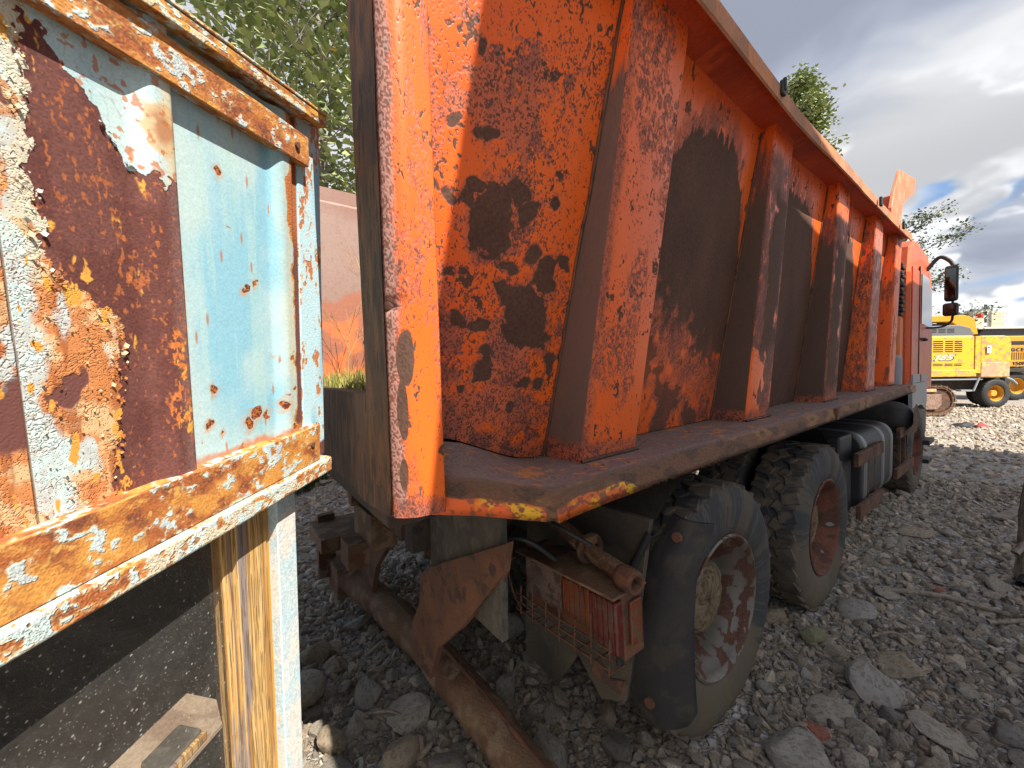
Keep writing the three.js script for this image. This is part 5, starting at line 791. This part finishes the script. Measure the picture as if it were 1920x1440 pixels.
{
  const D = 150, s = D / 730, X = (px) => (px - 960) * s, Y = (py) => 1.5 + (690 - py) * s;
  const b = thing('tower_block', 'beige block of flats far off above the yellow excavator', 'building'); b.position.set(0, 0, -D);
  const wm = lit(mottled([0.46, 0.42, 0.30], [0.43, 0.39, 0.28], [0.49, 0.45, 0.33], { f: 3 }), 0.002), white = plain(0.66, 0.66, 0.62, 0.8);
  mesh('wall', bx(X(1823), X(1843), 0, Y(587), -12, 0, 0), wm, b); mesh('wall', bx(X(1857), X(1881), 0, Y(586), -12, 0, 0), wm, b); mesh('wall', bx(X(1843), X(1857), 0, Y(585), -12, -0.8, 0), white, b); mesh('side_wall', bx(X(1881), X(1895), 0, Y(587), -14, -1.0, 0), white, b);
  mesh('roof_house', join([bx(X(1858), X(1870), Y(586), Y(579), -9, -2, 0)]), plain(0.3, 0.3, 0.3, 0.8), b);
  for (let f = 0; f < 9; f++) { const y = 2 + f * 2.75; mesh('window', bx(X(1847), X(1853), y, y + 1.5, -0.85, -0.75, 0), M.glassDark, b); for (const [a, c] of [[1824, 1842], [1858, 1880]]) mesh('panel_joint', bx(X(a), X(c), y + 2.2, y + 2.3, -0.05, 0.02, 0), plain(0.30, 0.27, 0.20, 0.9), b); for (const px of [1883.5, 1889]) mesh('window', bx(X(px), X(px + 3.5), y, y + 1.4, -1.05, -0.95, 0), plain(0.35, 0.38, 0.40, 0.3), b); }
  tree('far_tree', 'small round tree in front of the far block of flats', X(1855) * 0.62, -93, 5.6, { r: 0.9, base: 2, leaves: 1800, size: 0.35, spread: 0.6, seed: 33, limbs: 12, twigs: 4 });
}
// low shrubs and walls along the far edge of the yard
{
  const r = rng(91), pos = [], col = [], idx = [];
  for (let k = 0; k < 16000; k++) { const a = lerp(-1.0, 1.15, r()), d = 46 + 14 * r(), x = Math.sin(a) * d, z = -Math.cos(a) * d, h = (0.8 + 2.2 * fbm(a * 9, 1, 3)) * Math.sqrt(r()), s = 0.16 + 0.2 * r(), n = pos.length / 3, t = r() * 6.28; pos.push(x, h, z, x + Math.cos(t) * s, h + s * 0.6, z + Math.sin(t) * s, x + Math.cos(t + 0.6) * s * 0.3, h + s * 1.3, z); const j = 0.7 + 0.6 * r(); for (let m = 0; m < 3; m++) col.push(0.07 * j, 0.10 * j, 0.03 * j); idx.push(n, n + 1, n + 2); }
  const g = new THREE.BufferGeometry(); g.setAttribute('position', new THREE.Float32BufferAttribute(pos, 3)); g.setAttribute('color', new THREE.Float32BufferAttribute(col, 3)); g.setIndex(idx); g.computeVertexNormals();
  const m = mesh('hedge', g, LEAFM, scene); m.userData = { kind: 'stuff', label: 'low green scrub along the far edge of the yard', category: 'scrub' };
}

// ------------------------------------------------------------------ stones and litter on the yard
function rock(seed, detail, flat = 1, planes = 14, soft = 0.05) {
  const q = rng(seed), P = []; for (let k = 0; k < planes; k++) { const z = q() * 2 - 1, a = q() * 6.283, s = Math.sqrt(1 - z * z); P.push([s * Math.cos(a), z, s * Math.sin(a), 0.62 + 0.38 * q()]); }
  const g = new THREE.IcosahedronGeometry(1, detail), p = g.attributes.position, v = new THREE.Vector3();
  for (let i = 0; i < p.count; i++) { v.fromBufferAttribute(p, i).normalize(); let r = 1.30; for (const [a, b, c, d] of P) { const k = a * v.x + b * v.y + c * v.z; if (k > 0.05) { const t = d / k; r = r < t - soft ? r : r > t + soft ? t : Math.min(r, t) - 0.25 * soft * Math.pow(1 - Math.abs(r - t) / soft, 2); } } r *= 1 + 0.05 * (fbm(v.x * 4 + seed, v.y * 4 + v.z * 3, 3) - 0.5); p.setXYZ(i, v.x * r, v.y * r * flat, v.z * r); }
  g.deleteAttribute('normal'); const m = metric(g, 0.5); m.computeVertexNormals(); return toCreasedNormals(m, 0.6);
}
const stoneTex = mottled([0.45, 0.40, 0.335], [0.51, 0.46, 0.395], [0.35, 0.30, 0.245], { f: 5, fine: 60 });
const tint = (r, g, b) => { const m = lit(stoneTex, 0.02); m.color.setRGB(r, g, b); return m; };
const STONE = [tint(1, 1, 1), tint(0.82, 0.80, 0.77), tint(1.15, 1.12, 1.05), tint(1.05, 0.93, 0.76), tint(0.72, 0.71, 0.70)];
const rocksL = Array.from({ length: 8 }, (_, k) => rock(100 + k * 7, 5, 0.6 + 0.12 * (k % 4), 8 + (k % 4), 0.03)), rocksS = Array.from({ length: 6 }, (_, k) => rock(300 + k * 5, 2, 0.6 + 0.1 * (k % 3), 9, 0.03));
const brickM = lit(mottled([0.42, 0.15, 0.09], [0.48, 0.19, 0.12], [0.34, 0.11, 0.07], { f: 6 }), 0.01), mossM = lit(mottled([0.21, 0.20, 0.10], [0.26, 0.25, 0.13], [0.17, 0.16, 0.09], { f: 5 }), 0.01);
const blockedAt = (x, z, m = 0.05) => { const dx = x - truck.position.x, dz = z - truck.position.z, c = Math.cos(truck.rotation.y), s = Math.sin(truck.rotation.y), u = dx * c - dz * s, v = dx * s + dz * c; for (const w of [0.135, 1.49, 5.18]) if (Math.abs(u - w) < 0.24 + m && ((v < 0.02 + m && v > -0.68 - m) || (v < -1.65 + m && v > -2.36))) return true; return x < -0.45 && z > -1.35 - m && x > -2.3; };
const r0 = rng(2024), placed = [];
const named = [
  ['rounded_stone', 'smooth olive green rounded stone beside the rear tyre', 1.64, -2.11, 0.16, 0.10, mossM, 3, 0.3], ['concrete_lump', 'largest grey concrete lump right of the rear wheel', 1.68, -1.78, 0.27, 0.15, STONE[0], 1, 1.1], ['flat_slab', 'flat pale grey slab lying in front of the large concrete lump', 1.39, -1.66, 0.23, 0.05, STONE[2], 4, 0.4], ['brick_shard', 'orange red brick shard among grey stones at the lower right', 1.24, -1.57, 0.13, 0.04, brickM, 2, 0.7], ['flat_slab', 'upright pale stone right of the orange brick shard', 1.41, -1.55, 0.13, 0.07, STONE[2], 6, 2.1], ['stone_plate', 'long smooth grey stone plate near the bottom right corner', 1.73, -1.55, 0.22, 0.05, STONE[2], 5, 1.9], ['concrete_lump', 'broad rough concrete lump at the bottom edge below the brick shard', 1.09, -1.44, 0.32, 0.10, STONE[0], 7, 0.2], ['loose_stone', 'pale stone wedged against the front of the rear tyre', 0.98, -1.78, 0.15, 0.11, STONE[2], 0, 0.5], ['rounded_stone', 'pale rounded stone under the corner of the mud flap', 0.40, -1.63, 0.12, 0.09, STONE[3], 3, 1.4],
  ['loose_stone', 'tall grey stone left of the rusty bar', -0.68, -1.76, 0.16, 0.15, STONE[0], 1, 2.0], ['loose_stone', 'big brown grey stone at the bottom between hut post and rusty bar', -0.47, -1.48, 0.19, 0.11, STONE[3], 6, 0.9], ['loose_stone', 'brown stone at the foot of the white hut post', -0.75, -1.53, 0.14, 0.12, STONE[3], 5, 2.6], ['dark_stone', 'blue grey stone leaning under the rusty gusset plate', -0.37, -2.08, 0.19, 0.15, STONE[4], 2, 1.0], ['loose_stone', 'pointed pale stone right of the rusty bar', -0.04, -1.78, 0.13, 0.12, STONE[0], 7, 0.1],
  ['concrete_lump', 'long grey lump in front of the second wheel', 2.11, -2.34, 0.27, 0.10, STONE[0], 4, 0.6], ['concrete_lump', 'long brown grey lump below the second wheel', 1.94, -1.91, 0.25, 0.08, STONE[3], 1, 0.5], ['brick_shard', 'small red brick piece on the gravel right of the second wheel', 2.85, -2.58, 0.08, 0.05, brickM, 6, 0.1], ['pale_stone', 'white angular block on the rubble beyond the truck tail', -2.08, -4.9, 0.28, 0.16, STONE[2], 3, 0.6], ['pale_stone', 'smaller white slab beside the white angular block', -2.3, -4.7, 0.22, 0.08, STONE[2], 0, 1.6], ['flat_slab', 'brown grey flat stone lying on the gravel beyond the side guard boards', 3.65, -3.48, 0.30, 0.05, STONE[3], 4, 0.3],
];
for (const [n, label, x, z, w, h, mat, k, a] of named) { const m = solo(n, rocksL[k], mat, label, 'stone'); m.scale.set(w * 0.40, h * 0.58, w * 0.31); m.rotation.set((r0() - 0.5) * 0.4, a, (r0() - 0.5) * 0.4); m.position.set(x, groundH(x, z) + h * 0.22, z); placed.push([x, z, w * 0.5]); }
const loose = [];
// three hundred larger loose stones, one by one, thinning out with distance
for (let k = 0, tries = 0; k < 275 && tries < 6000; tries++) {
  const a = lerp(-0.80, 1.0, r0()), d = 1.45 + 5.2 * Math.pow(r0(), 1.7), x = Math.sin(a) * d, z = -Math.cos(a) * d, w = (0.045 + 0.085 * Math.pow(r0(), 1.8)) * (1 + d * 0.06) * (a < 0.12 && d < 3 ? 1.45 : 1); if (blockedAt(x, z, 0.02) || placed.some(([p, q, s]) => Math.hypot(p - x, q - z) < (s + w * 0.5) * 0.8)) continue;
  placed.push([x, z, w * 0.5]); k++; const tone = Math.floor(r0() * 5), ang = Math.atan2(x, -z), where = ang < -0.28 ? 'between hut post and rusty bar' : ang < 0.12 ? 'under the truck tail' : d > 4.2 ? 'far out towards the side guards' : ang < 0.62 ? 'near the first rear wheel' : ang < 0.83 ? 'before the second rear wheel' : 'close to the right edge', m = solo('rubble_stone', rocksL[Math.floor(r0() * 8)], STONE[tone], `${w > 0.095 ? 'larger' : 'small'} ${['mid grey', 'dull grey', 'pale grey', 'brownish', 'dark grey'][tone]} broken stone ${where}`, 'stone', 'loose stones on the yard'); m.userData.far = Math.hypot(x, z); loose.push(m); m.scale.set(w * (0.42 + 0.15 * r0()), w * (0.24 + 0.2 * r0()), w * 0.40); m.rotation.set((r0() - 0.5) * 0.9, r0() * 6.3, (r0() - 0.5) * 0.9); m.position.set(x, groundH(x, z) + m.scale.y * 0.45, z);
}
{ // alike stones are told apart by how near they lie
  const ord = ['nearest', 'second nearest', 'third nearest', 'fourth nearest', 'fifth nearest', 'sixth nearest', 'seventh nearest', 'eighth nearest', 'ninth nearest', 'tenth nearest', 'eleventh nearest', 'twelfth nearest', 'thirteenth nearest', 'fourteenth nearest'], by = new Map();
  for (const m of loose) { const l = m.userData.label; by.set(l, [...(by.get(l) ?? []), m]); }
  for (const [l, ms] of by) { ms.sort((a, b) => a.userData.far - b.userData.far); if (ms.length > 1) ms.forEach((m, i) => { if (i < ord.length) m.userData.label = `${ord[i]} ${l}`; }); }
  for (const m of loose) delete m.userData.far;
}
// the gravel between them: far too much to count
{
  const lists = rocksS.map(() => []), q = rng(555), mtx = new THREE.Matrix4(), Q = new THREE.Quaternion(), E = new THREE.Euler(), col = new THREE.Color();
  const scatter = (n, d0, d1, s0, s1, pw, a0 = -1.0, a1 = 1.12) => { for (let k = 0; k < n; k++) { const a = lerp(a0, a1, q()), d = Math.sqrt(lerp(d0 * d0, d1 * d1, q())), x = Math.sin(a) * d, z = -Math.cos(a) * d; if (blockedAt(x, z, 0)) continue; const patch = fbm(x * 1.7 + 3, z * 1.7, 3); if (q() > 0.35 + 1.3 * patch) continue; const s = lerp(s0, s1, Math.pow(q(), pw)); E.set(q() * 6, q() * 6, q() * 6); Q.setFromEuler(E); const f = 0.7 + 0.5 * q(); mtx.compose(new THREE.Vector3(x, groundH(x, z) + s * 0.25, z), Q, new THREE.Vector3(s * f, s * 0.75, s)); const t = q(), warm = q(); lists[Math.floor(q() * 6)].push([mtx.clone(), 0.55 + 0.75 * t * t + 0.25 * q(), warm]); } };
  scatter(30000, 1.1, 3.2, 0.004, 0.024, 2.0); scatter(1500, 1.2, 4.5, 0.018, 0.045, 1.6, -0.9, 1.1); scatter(34000, 3.0, 8, 0.008, 0.034, 1.7, -0.9, 1.1); scatter(22000, 7.5, 24, 0.012, 0.05, 1.6, 0.2, 1.1);
  const sm2 = lit(stoneTex, 0.01);
  lists.forEach((l, i) => { const im = new THREE.InstancedMesh(rocksS[i], sm2, l.length); l.forEach(([m, g, w], k) => { im.setMatrixAt(k, m); col.setRGB(g * lerp(1, 1.1, w), g * 0.97, g * lerp(0.93, 0.80, w)); im.setColorAt(k, col); }); im.name = numbered('gravel'); im.castShadow = im.receiveShadow = true; im.userData = { kind: 'stuff', label: 'loose grey gravel strewn over the yard', category: 'gravel' }; scene.add(im); });
}
{
  const q = rng(808), n = 900, im = new THREE.InstancedMesh(rocksS[1], STONE[3], n), mtx = new THREE.Matrix4(), Q = new THREE.Quaternion(), E = new THREE.Euler();
  for (let k = 0; k < n; k++) { const u = lerp(-0.8, 3.9, q()), t = Math.pow(q(), 1.8), v = lerp(-0.225, 0.03, t), s = 0.0015 + 0.004 * q() * q() * q(); E.set(q() * 6, q() * 6, q() * 6); Q.setFromEuler(E); mtx.compose(new THREE.Vector3(...toWorld(u, yb(u) + 0.076, v)), Q, new THREE.Vector3(s, s * 0.8, s)); im.setMatrixAt(k, mtx); }
  im.name = 'dirt_crumbs'; im.castShadow = im.receiveShadow = true; im.userData = { kind: 'stuff', label: 'crumbs of dirt lying on the ledge along the truck body', category: 'dirt' }; scene.add(im);
}
// sticks, driftwood and rags
{
  const stickM = lit(mottled([0.24, 0.19, 0.14], [0.30, 0.25, 0.19], [0.16, 0.12, 0.09], { f: 5, streak: 6 }), 0.006);
  const stick = (x0, z0, x1, z1, r, label) => solo('stick', tube([[x0, groundH(x0, z0) + r + 0.02, z0], [(x0 + x1) / 2 + 0.02, 0.03 + r, (z0 + z1) / 2 - 0.02], [x1, groundH(x1, z1) + r + 0.015, z1]], r, 12, 6), stickM, label, 'stick', 'sticks on the gravel');
  stick(2.45, -2.55, 2.95, -2.28, 0.016, 'long grey stick lying on the gravel right of the wheels'); stick(2.75, -2.22, 3.25, -2.10, 0.013, 'thin stick near the right edge of the gravel'); stick(1.98, -2.12, 2.16, -2.06, 0.008, 'short broken stick among the stones below the second wheel'); stick(-0.66, -1.66, -0.42, -1.58, 0.007, 'thin twig between the stones left of the rusty bar'); stick(4.6, -3.4, 5.6, -3.25, 0.022, 'weathered branch lying far right on the gravel');
  const d = thing('driftwood_stump', 'grey brown weathered stump with broken roots at the right edge', 'stump'); d.position.set(3.56, 0, -2.66);
  const body = (pts, r, n) => { const g = tube(pts, r, 40, 12), p = g.attributes.position; for (let i = 0; i < p.count; i++) { const k = 1 + 0.5 * (fbm(p.getX(i) * 14 + p.getZ(i) * 12, p.getY(i) * 5, 3) - 0.5); p.setX(i, p.getX(i) * k); p.setZ(i, p.getZ(i) * k); } g.computeVertexNormals(); return g; };
  mesh('trunk', body([[0.02, 0.0, 0], [0.03, 0.25, 0.01], [0.05, 0.5, 0], [0.10, 0.80, 0]], 0.075), stickM, d); mesh('root', tube([[0.03, 0.30, 0], [-0.06, 0.27, 0.02], [-0.13, 0.22, 0.03]], 0.022, 14, 7), stickM, d); mesh('root', tube([[0.04, 0.52, 0], [-0.02, 0.62, 0.02], [0.0, 0.72, 0.03]], 0.014, 12, 6), stickM, d); mesh('root', tube([[0.02, 0.06, 0], [-0.08, 0.03, 0.04], [-0.12, 0.015, 0.06]], 0.03, 12, 7), M.rubber, d);
  const rag = thing('dropped_gloves', 'black and red cloth dropped on the sunlit gravel before the excavator', 'cloth'); rag.position.set(11.57, 0.01, -9.74);
  const cloth = (w, dp, s) => grid(16, 10, (i, j) => [(i - 0.5) * w, 0.05 * fbm(i * 4 + s, j * 4, 3) * Math.sin(i * Math.PI) * Math.sin(j * Math.PI) * 3, (j - 0.5) * dp, i, j]);
  mesh('black_cloth', cloth(0.60, 0.35, 1), M.black, rag).position.set(-0.1, 0, -0.1); mesh('red_cloth', cloth(0.24, 0.16, 4), plain(0.42, 0.04, 0.05, 0.8), rag).position.set(0.08, 0.02, 0.1);
  const pl = solo('plank', bx(-0.45, 0.45, 0, 0.025, -0.05, 0.05), stickM, 'short flat plank lying on the gravel past the side guards', 'plank'); pl.position.set(5.1, 0.02, -3.9); pl.rotation.y = 0.4;
}
renderer.render(scene, camera);
